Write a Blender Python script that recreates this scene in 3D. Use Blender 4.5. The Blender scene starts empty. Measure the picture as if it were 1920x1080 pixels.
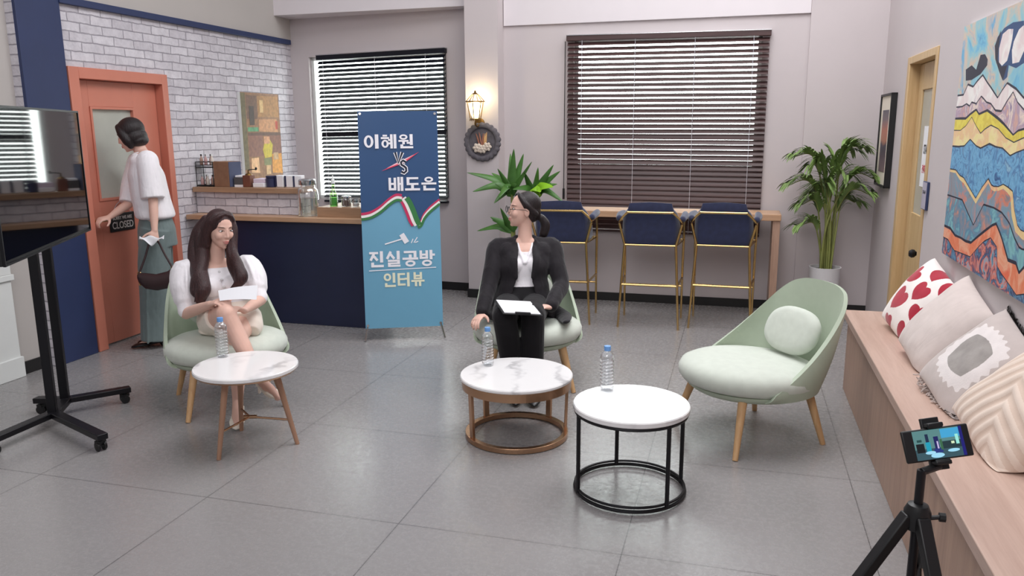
import bpy, bmesh, math, random
from math import sin, cos, pi, radians
from mathutils import Vector, Matrix, noise
from mathutils.bvhtree import BVHTree

S = bpy.context.scene
COL = S.collection
random.seed(7)

# ------------------------------------------------------------------ camera
cam_d = bpy.data.cameras.new('camera')
cam = bpy.data.objects.new('camera', cam_d)
COL.objects.link(cam)
_yaw, _tilt, _roll = radians(15.872), radians(11.377), radians(0.3736)
_f = Vector((-sin(_yaw) * cos(_tilt), cos(_yaw) * cos(_tilt), -sin(_tilt)))
_r = Vector((cos(_yaw), sin(_yaw), 0))
_d = _f.cross(_r)
_r2 = _r * cos(_roll) + _d * sin(_roll)
_d2 = _d * cos(_roll) - _r * sin(_roll)
_m = Matrix((_r2, -_d2, -_f)).transposed().to_4x4()
_m.translation = (0, 0, 1.62)
cam.matrix_world = _m
cam_d.sensor_width = 36
cam_d.lens = 36 * 1484 / 1920
cam_d.clip_start = 0.05
S.camera = cam

# ------------------------------------------------------------------ view
S.view_settings.view_transform = 'Standard'
S.view_settings.look = 'None'
S.view_settings.gamma = 1
S.view_settings.use_curve_mapping = False
S.view_settings.exposure = -0.06

# ------------------------------------------------------------------ light
W = bpy.data.worlds.new('world')
S.world = W
W.use_nodes = True
W.node_tree.nodes['Background'].inputs[0].default_value = (0.93, 0.95, 1.0, 1)
W.node_tree.nodes['Background'].inputs[1].default_value = 0.36

def area_light(name, loc, target, sx, sy, power, color=(1, 1, 1)):
    d = bpy.data.lights.new(name, 'AREA')
    d.shape = 'RECTANGLE'
    d.size, d.size_y = sx, sy
    d.energy = power
    d.color = color
    o = bpy.data.objects.new(name, d)
    COL.objects.link(o)
    o.location = loc
    o.rotation_euler = (Vector(target) - Vector(loc)).to_track_quat('-Z', 'Y').to_euler()
    return o
area_light('studio_softbox_overhead', (-0.6, 4.2, 5.0), (-0.8, 4.3, 0), 3.6, 2.6, 165, (1.0, 0.985, 1.0))
area_light('studio_softbox_front', (-0.8, -1.5, 4.6), (-1.6, 5.5, 0.9), 3.2, 2.0, 118, (1.0, 0.97, 0.98))
area_light('studio_softbox_back', (0.4, 6.2, 4.6), (-0.4, 3.6, 0.4), 2.6, 1.2, 80, (0.97, 0.98, 1.0))

# ------------------------------------------------------------------ materials
def lin(c):
    c = c / 255.0
    return c / 12.92 if c <= 0.04045 else ((c + 0.055) / 1.055) ** 2.4
def rgb(r, g, b):
    return (lin(r), lin(g), lin(b), 1)

class N:
    """tiny node helper"""
    def __init__(s, name):
        s.m = bpy.data.materials.new(name)
        s.m.use_nodes = True
        s.t = s.m.node_tree
        s.b = s.t.nodes['Principled BSDF']
        s.out = s.t.nodes['Material Output']
    def n(s, typ, **kw):
        nd = s.t.nodes.new(typ)
        for k, v in kw.items():
            if k.startswith('_'):
                nd.inputs[k[1:].replace('_', ' ')].default_value = v
            else:
                setattr(nd, k, v)
        return nd
    def l(s, a, b):
        s.t.links.new(a, b)
    def sock(s, x, sk):
        if isinstance(x, (int, float)):
            sk.default_value = x
        else:
            s.l(x, sk)
    def math(s, op, a, b=0.0, clamp=False):
        nd = s.n('ShaderNodeMath', operation=op, use_clamp=clamp)
        s.sock(a, nd.inputs[0]); s.sock(b, nd.inputs[1])
        return nd.outputs[0]
    def mix(s, f, a, b):
        nd = s.n('ShaderNodeMix', data_type='RGBA')
        s.sock(f, nd.inputs[0])
        for x, sk in ((a, nd.inputs[6]), (b, nd.inputs[7])):
            if isinstance(x, tuple): sk.default_value = x
            else: s.l(x, sk)
        return nd.outputs[2]
    def coord(s, kind='Object'):
        return s.n('ShaderNodeTexCoord').outputs[kind]
    def mapping(s, v, scale=(1, 1, 1), rot=(0, 0, 0), loc=(0, 0, 0)):
        nd = s.n('ShaderNodeMapping')
        nd.inputs['Scale'].default_value = scale
        nd.inputs['Rotation'].default_value = rot
        nd.inputs['Location'].default_value = loc
        s.l(v, nd.inputs[0])
        return nd.outputs[0]
    def noise(s, v, scale, detail=4, rough=0.5, dist=0.0):
        nd = s.n('ShaderNodeTexNoise', _Scale=scale, _Detail=detail, _Roughness=rough, _Distortion=dist)
        s.l(v, nd.inputs['Vector'])
        return nd.outputs['Fac']
    def ramp(s, f, stops, interp='LINEAR'):
        nd = s.n('ShaderNodeValToRGB')
        nd.color_ramp.interpolation = interp
        e = nd.color_ramp.elements
        while len(e) < len(stops): e.new(0.5)
        for el, (p, c) in zip(e, stops):
            el.position = p; el.color = c
        s.l(f, nd.inputs[0])
        return nd.outputs[0]
    def bump(s, h, strength=0.3, dist=0.01):
        nd = s.n('ShaderNodeBump', _Strength=strength, _Distance=dist)
        s.l(h, nd.inputs['Height'])
        s.l(nd.outputs[0], s.b.inputs['Normal'])
    def base(s, c):
        if isinstance(c, tuple): s.b.inputs['Base Color'].default_value = c
        else: s.l(c, s.b.inputs['Base Color'])
    def set(s, **kw):
        for k, v in kw.items():
            s.b.inputs[k.replace('_', ' ')].default_value = v
        return s

def plain(name, c, rough=0.5, metal=0.0, var=0.06, vscale=6.0, bump=0.0, bscale=60.0, spec=0.5, sheen=0.0):
    k = N(name)
    k.set(Roughness=rough, Metallic=metal)
    k.b.inputs['Specular IOR Level'].default_value = spec
    if sheen:
        k.b.inputs['Sheen Weight'].default_value = sheen
    co = k.coord()
    dark = tuple(v * (1 - var) for v in c[:3]) + (1,)
    lite = tuple(min(1, v * (1 + var)) for v in c[:3]) + (1,)
    k.base(k.ramp(k.noise(co, vscale, 3), [(0.3, dark), (0.7, lite)]))
    if bump:
        k.bump(k.noise(co, bscale, 3, 0.6), bump, 0.004)
    return k.m

def wood(name, c1, c2, axis=0, scale=1.0, rough=0.45, bump=0.05):
    k = N(name)
    k.set(Roughness=rough)
    sc = [14 * scale] * 3
    sc[axis] = 0.9 * scale
    v = k.mapping(k.coord(), tuple(sc))
    a = k.noise(v, 1.6, 5, 0.55, 0.6)
    b = k.noise(v, 9.0, 3, 0.6, 0.2)
    f = k.math('ADD', k.math('MULTIPLY', a, 0.7), k.math('MULTIPLY', b, 0.3))
    k.base(k.ramp(f, [(0.35, c1), (0.65, c2)]))
    k.bump(f, bump, 0.003)
    return k.m

def fabric(name, c, rough=0.85, scale=350.0, bump=0.25, var=0.07, sheen=0.2, wrinkle=0.0):
    k = N(name)
    k.set(Roughness=rough)
    k.b.inputs['Sheen Weight'].default_value = sheen
    k.b.inputs['Specular IOR Level'].default_value = 0.25
    co = k.coord()
    dark = tuple(v * (1 - var) for v in c[:3]) + (1,)
    lite = tuple(min(1, v * (1 + var)) for v in c[:3]) + (1,)
    k.base(k.ramp(k.noise(co, 25, 3), [(0.3, dark), (0.7, lite)]))
    h = k.math('MULTIPLY', k.noise(co, scale, 2), 0.12)
    if wrinkle:
        wv = k.mapping(co, (14, 14, 5))
        h = k.math('ADD', h, k.math('MULTIPLY', k.noise(wv, 1.2, 2, 0.4, 0.8), wrinkle * 3))
    k.bump(h, bump, 0.008)
    return k.m

def emit(name, c, strength):
    k = N(name)
    k.base((0, 0, 0, 1))
    k.b.inputs['Emission Color'].default_value = c
    k.b.inputs['Emission Strength'].default_value = strength
    return k.m

def flat(name, c, rough=0.6):
    return plain(name, c, rough, var=0.02)

M = {}
M['wall'] = plain('wall_paint', rgb(198, 189, 190), 0.75, var=0.02, vscale=2, bump=0.05, bscale=120, spec=0.3)
M['wall_grey'] = plain('wall_paint_grey', rgb(186, 180, 176), 0.75, var=0.02, vscale=2, spec=0.3)
M['bulk'] = plain('bulkhead_white', rgb(222, 215, 218), 0.6, var=0.01, spec=0.3)
M['white_trim'] = plain('white_trim', rgb(226, 228, 226), 0.5, var=0.02)
M['skirt'] = plain('black_skirting', rgb(28, 26, 27), 0.5)
M['navy'] = plain('navy_paint', rgb(42, 54, 92), 0.5, var=0.05)
M['navy_counter'] = plain('navy_laminate', rgb(32, 38, 66), 0.35, var=0.08, vscale=3)
M['orange'] = plain('orange_door_paint', rgb(200, 124, 104), 0.45, var=0.05, vscale=3)
M['frost'] = plain('frosted_glass', rgb(176, 178, 170), 0.25, var=0.04)
M['black_metal'] = plain('black_metal', rgb(20, 19, 24), 0.4, 0.3)
M['black_plastic'] = plain('black_plastic', rgb(17, 17, 19), 0.45)
M['chrome'] = plain('chrome', rgb(200, 200, 202), 0.2, 1.0)
M['gold'] = plain('brushed_brass', rgb(204, 172, 116), 0.25, 1.0)
M['rose'] = plain('rose_gold', rgb(188, 150, 120), 0.25, 1.0)
M['copper_leg'] = plain('copper_leg_paint', rgb(172, 132, 108), 0.35, 0.2)
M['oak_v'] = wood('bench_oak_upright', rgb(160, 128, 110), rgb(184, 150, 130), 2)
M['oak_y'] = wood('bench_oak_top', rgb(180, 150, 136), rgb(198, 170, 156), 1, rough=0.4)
M['oak_x'] = wood('oak_lengthwise', rgb(176, 138, 108), rgb(203, 164, 132), 0, rough=0.35)
M['oak_shelf'] = wood('oak_shelf', rgb(150, 118, 92), rgb(178, 142, 112), 0)
M['door_oak'] = wood('door_oak', rgb(190, 158, 112), rgb(208, 178, 134), 2)
M['leg_wood'] = wood('beech_leg', rgb(190, 148, 104), rgb(212, 172, 126), 2)
M['green_shell'] = fabric('sage_shell', rgb(180, 192, 172), 0.6, 500, 0.05, 0.02, 0.1)
M['green_seat'] = fabric('sage_fabric', rgb(203, 209, 198), 0.85, 420, 0.2, 0.04, 0.3)
M['velvet'] = fabric('navy_velvet', rgb(42, 48, 78), 0.7, 300, 0.1, 0.12, 0.35)
M['screen_black'] = plain('screen_glass', rgb(6, 6, 8), 0.04, var=0.0, spec=0.75)
M['leaf'] = plain('leaf_green', rgb(68, 112, 46), 0.45, var=0.3, vscale=8)
M['leaf_dark'] = plain('palm_green', rgb(112, 138, 74), 0.5, var=0.3, vscale=10)
M['leaf_lime'] = plain('leaf_lime', rgb(134, 186, 40), 0.45, var=0.15)
M['stem'] = plain('stem_green', rgb(128, 134, 72), 0.6, var=0.2)
M['soil'] = plain('potting_soil', rgb(70, 66, 42), 0.95, var=0.4, vscale=80, bump=0.6)
M['pot'] = plain('white_pot', rgb(214, 212, 214), 0.45, var=0.02)
M['paper'] = plain('white_paper', rgb(236, 236, 240), 0.7, var=0.01)
M['skin'] = plain('skin', rgb(226, 184, 168), 0.5, var=0.04, vscale=14, spec=0.35)
M['skin'].node_tree.nodes['Principled BSDF'].inputs['Subsurface Weight'].default_value = 0.08
M['skin'].node_tree.nodes['Principled BSDF'].inputs['Subsurface Radius'].default_value = (0.02, 0.008, 0.005)
M['lips'] = plain('lips', rgb(194, 116, 112), 0.4)
M['eye_white'] = plain('eye_white', rgb(235, 230, 228), 0.25)
M['iris'] = plain('dark_iris', rgb(38, 26, 22), 0.2)
M['brow'] = plain('eyebrow', rgb(104, 78, 68), 0.8)
M['white_cloth'] = fabric('white_blouse', rgb(240, 236, 240), 0.8, 300, 0.5, 0.02, 0.2, 1.0)
M['cream_cloth'] = fabric('cream_skirt', rgb(236, 224, 212), 0.8, 300, 0.3, 0.02, 0.2, 0.5)
M['suit'] = fabric('black_suit', rgb(30, 26, 31), 0.75, 300, 0.45, 0.1, 0.15, 0.9)
M['trouser_black'] = fabric('black_trousers', rgb(20, 18, 22), 0.8, 300, 0.3, 0.1, 0.1, 0.6)
M['trouser_grey'] = fabric('grey_green_trousers', rgb(112, 126, 126), 0.8, 300, 0.4, 0.05, 0.2, 0.9)
M['shoe_white'] = plain('cream_shoe', rgb(236, 228, 214), 0.35)
M['shoe_black'] = plain('black_shoe', rgb(18, 17, 19), 0.3)
M['bag'] = plain('dark_brown_leather', rgb(52, 32, 34), 0.4, var=0.15)
M['beige_cushion'] = fabric('beige_cushion', rgb(208, 195, 190), 0.85, 250, 0.3, 0.03, 0.3, 0.5)
M['heart_white'] = fabric('cushion_white', rgb(240, 232, 228), 0.85, 250, 0.25, 0.02, 0.3, 0.4)
M['heart_red'] = fabric('cushion_red', rgb(170, 34, 56), 0.85, 250, 0.25, 0.05, 0.3)
M['lace_base'] = fabric('cushion_taupe', rgb(192, 180, 176), 0.85, 250, 0.3, 0.04, 0.3)
M['lace_grey'] = fabric('cushion_grey', rgb(152, 146, 142), 0.9, 200, 0.5, 0.12, 0.3)
M['lace_white'] = fabric('cushion_lace', rgb(224, 216, 214), 0.9, 160, 0.8, 0.04, 0.3)
M['stripe_a'] = fabric('cushion_peach', rgb(214, 192, 176), 0.85, 250, 0.3, 0.03, 0.3)
M['stripe_b'] = fabric('cushion_cream_rib', rgb(226, 208, 194), 0.85, 250, 0.3, 0.02, 0.3)
M['slat_black'] = plain('black_slat', rgb(12, 14, 26), 0.5, var=0.06, spec=0.3)
M['slat_brown'] = wood('brown_wood_slat', rgb(58, 38, 38), rgb(80, 55, 54), 0, rough=0.45)
M['cord'] = plain('ladder_cord', rgb(190, 188, 196), 0.7)
M['iron'] = plain('aged_bronze', rgb(120, 90, 46), 0.4, 0.8, var=0.2)
M['wreath'] = plain('grey_wreath_felt', rgb(96, 92, 98), 0.9, var=0.2, vscale=30, bump=0.5)

def hair_mat(name, c1, c2):
    k = N(name)
    k.set(Roughness=0.42)
    k.b.inputs['Specular IOR Level'].default_value = 0.4
    co = k.coord()
    v = k.mapping(co, (60, 60, 5))
    a = k.noise(v, 3.0, 4, 0.6, 0.6)
    k.base(k.ramp(a, [(0.35, c1), (0.7, c2)]))
    k.bump(a, 0.6, 0.006)
    return k.m
M['hair_brown'] = hair_mat('dark_brown_hair', rgb(40, 24, 26), rgb(72, 44, 44))
M['hair_black'] = hair_mat('black_hair', rgb(24, 18, 20), rgb(44, 34, 36))

def water_glass(name, tint=(1, 1, 1, 1), rough=0.02):
    """clear thin plastic / glass: mix of transparency and gloss"""
    k = N(name)
    k.t.nodes.remove(k.b)
    tr = k.n('ShaderNodeBsdfTransparent'); tr.inputs[0].default_value = tint
    gl = k.n('ShaderNodeBsdfGlossy'); gl.inputs['Roughness'].default_value = rough
    gl.inputs[0].default_value = (1, 1, 1, 1)
    lw = k.n('ShaderNodeLayerWeight'); lw.inputs['Blend'].default_value = 0.35
    mx = k.n('ShaderNodeMixShader')
    f = k.math('ADD', k.math('MULTIPLY', lw.outputs['Facing'], 0.8), 0.10)
    k.l(f, mx.inputs[0]); k.l(tr.outputs[0], mx.inputs[1]); k.l(gl.outputs[0], mx.inputs[2])
    k.l(mx.outputs[0], k.out.inputs[0])
    return k.m
M['clear'] = water_glass('clear_bottle', (0.93, 0.95, 0.97, 1))
M['clear_glass'] = water_glass('clear_glass', (0.92, 0.93, 0.93, 1))
M['pane'] = water_glass('window_pane', (0.97, 0.98, 0.98, 1))
M['cap_blue'] = plain('blue_cap', rgb(108, 160, 222), 0.4)

def marble(name):
    k = N(name)
    k.set(Roughness=0.12)
    co = k.coord()
    v = k.mapping(co, (1, 1, 1), (0, 0, 0.6))
    w = k.n('ShaderNodeTexWave', wave_type='BANDS', bands_direction='DIAGONAL', _Scale=1.8, _Distortion=9.0, _Detail=4.0, _Detail_Scale=1.3, _Detail_Roughness=0.6)
    k.l(v, w.inputs['Vector'])
    vein = k.ramp(w.outputs['Fac'], [(0.0, rgb(188, 186, 188)), (0.10, rgb(226, 224, 225)), (0.22, rgb(238, 236, 236))])
    big = k.ramp(k.noise(co, 3, 4), [(0.35, (0, 0, 0, 1)), (0.6, (1, 1, 1, 1))])
    k.base(k.mix(big, rgb(240, 238, 238), vein))
    return k.m
M['marble'] = marble('white_marble')

def floor_mat():
    k = N('grey_vinyl_tile')
    k.set(Specular_IOR_Level=0.6)
    co = k.coord()
    sx = k.n('ShaderNodeSeparateXYZ'); k.l(co, sx.inputs[0])
    def seam(axis, off, period):
        a = k.math('ADD', axis, off)
        a = k.math('DIVIDE', a, period)
        fr = k.math('SUBTRACT', a, k.math('FLOOR', a))
        e = k.math('ABSOLUTE', k.math('SUBTRACT', fr, 0.5))
        return k.math('GREATER_THAN', e, 0.5 - 0.0022)
    seams = k.math('MAXIMUM', seam(sx.outputs[0], 1.3, 0.935), seam(sx.outputs[1], -2.81, 0.94))
    n1 = k.noise(co, 0.7, 2, 0.5)
    n2 = k.noise(co, 38, 4, 0.7)
    v = k.mapping(co, (6, 60, 1))
    n3 = k.noise(v, 2, 3, 0.6)
    f = k.math('ADD', k.math('MULTIPLY', n1, 0.6), k.math('ADD', k.math('MULTIPLY', n2, 0.2), k.math('MULTIPLY', n3, 0.2)))
    c = k.ramp(f, [(0.3, rgb(132, 129, 129)), (0.7, rgb(155, 152, 152))])
    k.base(k.mix(k.math('MULTIPLY', seams, 0.75), c, rgb(60, 58, 60)))
    r = k.ramp(n2, [(0.3, (0.17, 0.17, 0.17, 1)), (0.7, (0.27, 0.38, 0.38, 1))])
    k.l(r, k.b.inputs['Roughness'])
    k.bump(n2, 0.04, 0.003)
    return k.m
M['floor'] = floor_mat()

def brick_mat(name, horiz):
    """whitewashed brick; horiz: which object axis runs along the wall"""
    k = N(name)
    k.set(Roughness=0.85)
    co = k.coord()
    sx = k.n('ShaderNodeSeparateXYZ'); k.l(co, sx.inputs[0])
    cb = k.n('ShaderNodeCombineXYZ')
    k.l(sx.outputs[horiz], cb.inputs[0]); k.l(sx.outputs[2], cb.inputs[1])
    wob = k.noise(co, 9, 3)
    add = k.n('ShaderNodeVectorMath', operation='ADD')
    cw = k.n('ShaderNodeCombineXYZ')
    w2 = k.math('MULTIPLY', k.math('SUBTRACT', wob, 0.5), 0.022)
    k.l(w2, cw.inputs[0]); k.l(w2, cw.inputs[1])
    k.l(cb.outputs[0], add.inputs[0]); k.l(cw.outputs[0], add.inputs[1])
    br = k.n('ShaderNodeTexBrick', offset=0.5)
    br.inputs['Color1'].default_value = rgb(230, 227, 232)
    br.inputs['Color2'].default_value = rgb(206, 202, 208)
    br.inputs['Mortar'].default_value = rgb(172, 168, 176)
    br.inputs['Scale'].default_value = 1.0
    br.inputs['Mortar Size'].default_value = 0.0045
    br.inputs['Mortar Smooth'].default_value = 0.3
    br.inputs['Bias'].default_value = -0.1
    br.inputs['Brick Width'].default_value = 0.21
    br.inputs['Row Height'].default_value = 0.066
    k.l(add.outputs[0], br.inputs['Vector'])
    dirt = k.ramp(k.noise(co, 14, 5, 0.7), [(0.3, rgb(196, 192, 198)), (0.62, rgb(240, 238, 240))])
    mx = k.n('ShaderNodeMix', data_type='RGBA', blend_type='MULTIPLY')
    mx.inputs[0].default_value = 0.55
    k.l(br.outputs['Color'], mx.inputs[6]); k.l(dirt, mx.inputs[7])
    k.base(mx.outputs[2])
    h = k.math('ADD', k.math('SUBTRACT', 1.0, br.outputs['Fac']), k.math('MULTIPLY', k.noise(co, 60, 3), 0.35))
    k.bump(h, 0.9, 0.012)
    return k.m
M['brick_y'] = brick_mat('white_brick_left', 1)
M['brick_x'] = brick_mat('white_brick_bar', 0)

# ------------------------------------------------------------------ mesh builder
def frame(d):
    d = Vector(d).normalized()
    u = Vector((0, 0, 1)) if abs(d.z) < 0.9 else Vector((0, 1, 0))
    a = d.cross(u).normalized()
    return a, a.cross(d).normalized(), d

def catmull(P, n):
    P = [Vector(p) for p in P]
    out = []
    for i in range(len(P) - 1):
        p0 = P[max(i - 1, 0)]; p1 = P[i]; p2 = P[i + 1]; p3 = P[min(i + 2, len(P) - 1)]
        for k in range(n):
            t = k / n
            out.append(0.5 * ((2 * p1) + (p2 - p0) * t + (2 * p0 - 5 * p1 + 4 * p2 - p3) * t * t + (3 * p1 - p0 - 3 * p2 + p3) * t ** 3))
    out.append(P[-1])
    return out

class MB:
    def __init__(s):
        s.bm = bmesh.new()
    def vs(s, pts):
        return [s.bm.verts.new(p) for p in pts]
    def face(s, v, mi=0):
        try:
            f = s.bm.faces.new(v); f.material_index = mi; return f
        except ValueError:
            return None
    def box(s, c, size, rot=None, mi=0, taper=None):
        R = rot if rot else Matrix.Identity(3)
        h = Vector(size) / 2
        vs = []
        for z in (-1, 1):
            for y in (-1, 1):
                for x in (-1, 1):
                    t = taper if (taper and z < 0) else 1
                    vs.append(s.bm.verts.new(Vector(c) + R @ Vector((x * h.x * t, y * h.y * t, z * h.z))))
        for f in ((0, 2, 3, 1), (4, 5, 7, 6), (0, 1, 5, 4), (2, 6, 7, 3), (0, 4, 6, 2), (1, 3, 7, 5)):
            s.face([vs[i] for i in f], mi)
        return s
    def span(s, x0, x1, y0, y1, z0, z1, mi=0):
        return s.box(((x0 + x1) / 2, (y0 + y1) / 2, (z0 + z1) / 2), (abs(x1 - x0), abs(y1 - y0), abs(z1 - z0)), None, mi)
    def bar(s, p0, p1, w, h, up=(0, 0, 1), mi=0):
        p0, p1 = Vector(p0), Vector(p1)
        d = (p1 - p0); L = d.length; d.normalize()
        u = Vector(up)
        a = d.cross(u).normalized(); b = a.cross(d).normalized()
        R = Matrix((a, d, b)).transposed()
        return s.box((p0 + p1) / 2, (w, L, h), R, mi)
    def loft(s, rings, closed=True, cap=True, mi=0):
        vr = [s.vs(r) for r in rings]
        n = len(rings[0])
        for a, b in zip(vr[:-1], vr[1:]):
            for i in range(n if closed else n - 1):
                j = (i + 1) % n
                s.face([a[i], a[j], b[j], b[i]], mi)
        if cap and closed:
            s.face(list(reversed(vr[0])), mi); s.face(vr[-1], mi)
        return s
    def tube(s, P, R, seg=12, sm=0, round_caps=False, cap=True, mi=0, flat=None, up=None):
        """tube through points; R radius or list; flat=(wa, wb) makes the section elliptical"""
        P = [Vector(p) for p in P]
        if not isinstance(R, (list, tuple)): R = [R] * len(P)
        if sm:
            Q = catmull(P, sm)
            RR = []
            for i in range(len(P) - 1):
                for k in range(sm):
                    t = k / sm; t = t * t * (3 - 2 * t)
                    RR.append(R[i] * (1 - t) + R[i + 1] * t)
            RR.append(R[-1])
            P, R = Q, RR
        if round_caps:
            d0 = (P[0] - P[1]).normalized(); d1 = (P[-1] - P[-2]).normalized()
            A = [(P[0] + d0 * R[0] * sin(t), R[0] * cos(t)) for t in (1.45, 1.1, 0.7, 0.35)]
            B = [(P[-1] + d1 * R[-1] * sin(t), R[-1] * cos(t)) for t in (0.35, 0.7, 1.1, 1.45)]
            P = [a[0] for a in A] + P + [b[0] for b in B]
            R = [a[1] for a in A] + list(R) + [b[1] for b in B]
        d = (P[1] - P[0]).normalized()
        if up is not None:
            a = (Vector(up) - d * d.dot(Vector(up))).normalized()
        else:
            a = frame(d)[0]
        rings = []
        for i, p in enumerate(P):
            if i == 0: t = P[1] - P[0]
            elif i == len(P) - 1: t = P[-1] - P[-2]
            else: t = P[i + 1] - P[i - 1]
            if t.length < 1e-9: t = d
            t = t.normalized()
            a = (a - t * t.dot(a))
            a = a.normalized() if a.length > 1e-6 else frame(t)[0]
            b = t.cross(a)
            fa, fb = flat if flat else (1, 1)
            rings.append([p + (a * cos(2 * pi * k / seg) * fa + b * sin(2 * pi * k / seg) * fb) * R[i] for k in range(seg)])
        return s.loft(rings, True, cap, mi)
    def ring(s, c, r, tr, seg=48, tseg=8, rect=None, mi=0, ax=None):
        """torus around z (or the plane spanned by ax=(a, b)); rect=(w, h) gives a rectangular band"""
        A, B = ax if ax else (Vector((1, 0, 0)), Vector((0, 1, 0)))
        Z = A.cross(B)
        rings = []
        for i in range(seg):
            t = 2 * pi * i / seg
            d = A * cos(t) + B * sin(t)
            if rect:
                w, h = rect
                sec = [(-w / 2, -h / 2), (w / 2, -h / 2), (w / 2, h / 2), (-w / 2, h / 2)]
            else:
                sec = [(tr * cos(2 * pi * k / tseg), tr * sin(2 * pi * k / tseg)) for k in range(tseg)]
            rings.append([Vector(c) + d * (r + x) + Z * z for x, z in sec])
        rings.append(rings[0])
        vr = [s.vs(q) for q in rings[:-1]]
        n = len(rings[0])
        for i in range(seg):
            a, b = vr[i], vr[(i + 1) % seg]
            for k in range(n):
                j = (k + 1) % n
                s.face([a[k], b[k], b[j], a[j]], mi)
        return s
    def lathe(s, prof, c=(0, 0, 0), seg=32, mi=0, ax=None):
        X, Y, Z = ax if ax else (Vector((1, 0, 0)), Vector((0, 1, 0)), Vector((0, 0, 1)))
        c = Vector(c)
        rings = [[c + (X * cos(2 * pi * k / seg) + Y * sin(2 * pi * k / seg)) * max(r, 1e-4) + Z * z for k in range(seg)] for r, z in prof]
        return s.loft(rings, True, True, mi)
    def ell(s, c, r, rot=None, u=20, v=12, mi=0):
        R = rot if rot else Matrix.Identity(3)
        c = Vector(c)
        rings = []
        for i in range(1, v):
            t = pi * i / v
            rings.append([c + R @ Vector((r[0] * sin(t) * cos(2 * pi * k / u), r[1] * sin(t) * sin(2 * pi * k / u), -r[2] * cos(t))) for k in range(u)])
        vr = [s.vs(q) for q in rings]
        lo = s.bm.verts.new(c + R @ Vector((0, 0, -r[2]))); hi = s.bm.verts.new(c + R @ Vector((0, 0, r[2])))
        for a, b in zip(vr[:-1], vr[1:]):
            for k in range(u):
                j = (k + 1) % u
                s.face([a[k], a[j], b[j], b[k]], mi)
        for k in range(u):
            j = (k + 1) % u
            s.face([lo, vr[0][j], vr[0][k]], mi); s.face([hi, vr[-1][k], vr[-1][j]], mi)
        return s
    def prism(s, pts, o, A, B, t0, t1, mi=0):
        """polygon in the plane o + A x + B y, extruded along A x B from t0 to t1"""
        A, B, o = Vector(A), Vector(B), Vector(o)
        Z = A.cross(B).normalized()
        lo = s.vs([o + A * x + B * y + Z * t0 for x, y in pts]); hi = s.vs([o + A * x + B * y + Z * t1 for x, y in pts])
        n = len(pts)
        s.face(list(reversed(lo)), mi); s.face(hi, mi)
        for i in range(n):
            j = (i + 1) % n
            s.face([lo[i], lo[j], hi[j], hi[i]], mi)
        return s
    def grid(s, fn, nu, nv, mi=None, wrap=False):
        g = [[s.bm.verts.new(fn(i / nu, j / nv)) for i in range(nu + (0 if wrap else 1))] for j in range(nv + 1)]
        for j in range(nv):
            for i in range(nu):
                i2 = (i + 1) % nu if wrap else i + 1
                m = mi((i + .5) / nu, (j + .5) / nv) if mi else 0
                s.face([g[j][i], g[j][i2], g[j + 1][i2], g[j + 1][i]], m)
        return s
    def mesh(s, name, mats, smooth=True):
        bmesh.ops.recalc_face_normals(s.bm, faces=s.bm.faces)
        me = bpy.data.meshes.new(name)
        s.bm.to_mesh(me); s.bm.free()
        for m in (mats if isinstance(mats, (list, tuple)) else [mats]):
            me.materials.append(M[m] if isinstance(m, str) else m)
        if smooth:
            me.shade_smooth()
        return me

def link(o, parent=None):
    COL.objects.link(o)
    if parent is not None:
        o.parent = parent
        o.matrix_parent_inverse = Matrix.Identity(4)
    return o

def part(name, mb, mats, parent=None, bevel=0.0, smooth=None, subsurf=0, solid=0.0, label=None, bseg=2, angle=35):
    """one mesh object; coordinates are local to the parent"""
    sm = smooth if smooth is not None else True
    me = mb.mesh(name, mats, sm)
    o = bpy.data.objects.new(name, me)
    link(o, parent)
    if solid:
        md = o.modifiers.new('solid', 'SOLIDIFY'); md.thickness = solid; md.offset = 0
    if bevel:
        md = o.modifiers.new('bevel', 'BEVEL'); md.width = bevel; md.segments = bseg; md.limit_method = 'ANGLE'; md.angle_limit = radians(40)
        md.harden_normals = False
    if subsurf:
        md = o.modifiers.new('sub', 'SUBSURF'); md.levels = subsurf; md.render_levels = subsurf
    elif sm:
        try:
            me.set_sharp_from_angle(angle=radians(angle))
        except Exception:
            pass
    if label: o['label'] = label
    return o

def thing(name, label, cat, loc=(0, 0, 0), rz=0.0, group=None):
    o = bpy.data.objects.new(name, None)
    o.empty_display_size = 0.1
    COL.objects.link(o)
    o.location = loc; o.rotation_euler = (0, 0, rz)
    return tag(o, label, cat, group)

def tag(o, label, cat, group=None):
    o['label'] = label; o['category'] = cat
    if group: o['group'] = group
    return o

def struct(name, mb, mats, bevel=0.0, **kw):
    o = part(name, mb, mats, None, bevel, **kw)
    o['kind'] = 'structure'
    return o

def copy_tree(o, parent=None):
    c = o.copy(); COL.objects.link(c)
    if parent is not None:
        c.parent = parent
    for ch in list(o.children):
        copy_tree(ch, c)
    return c

def place(o, loc, rz, label, group=None):
    o.location = loc; o.rotation_euler = (0, 0, rz); o['label'] = label
    if group: o['group'] = group
    return o

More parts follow.
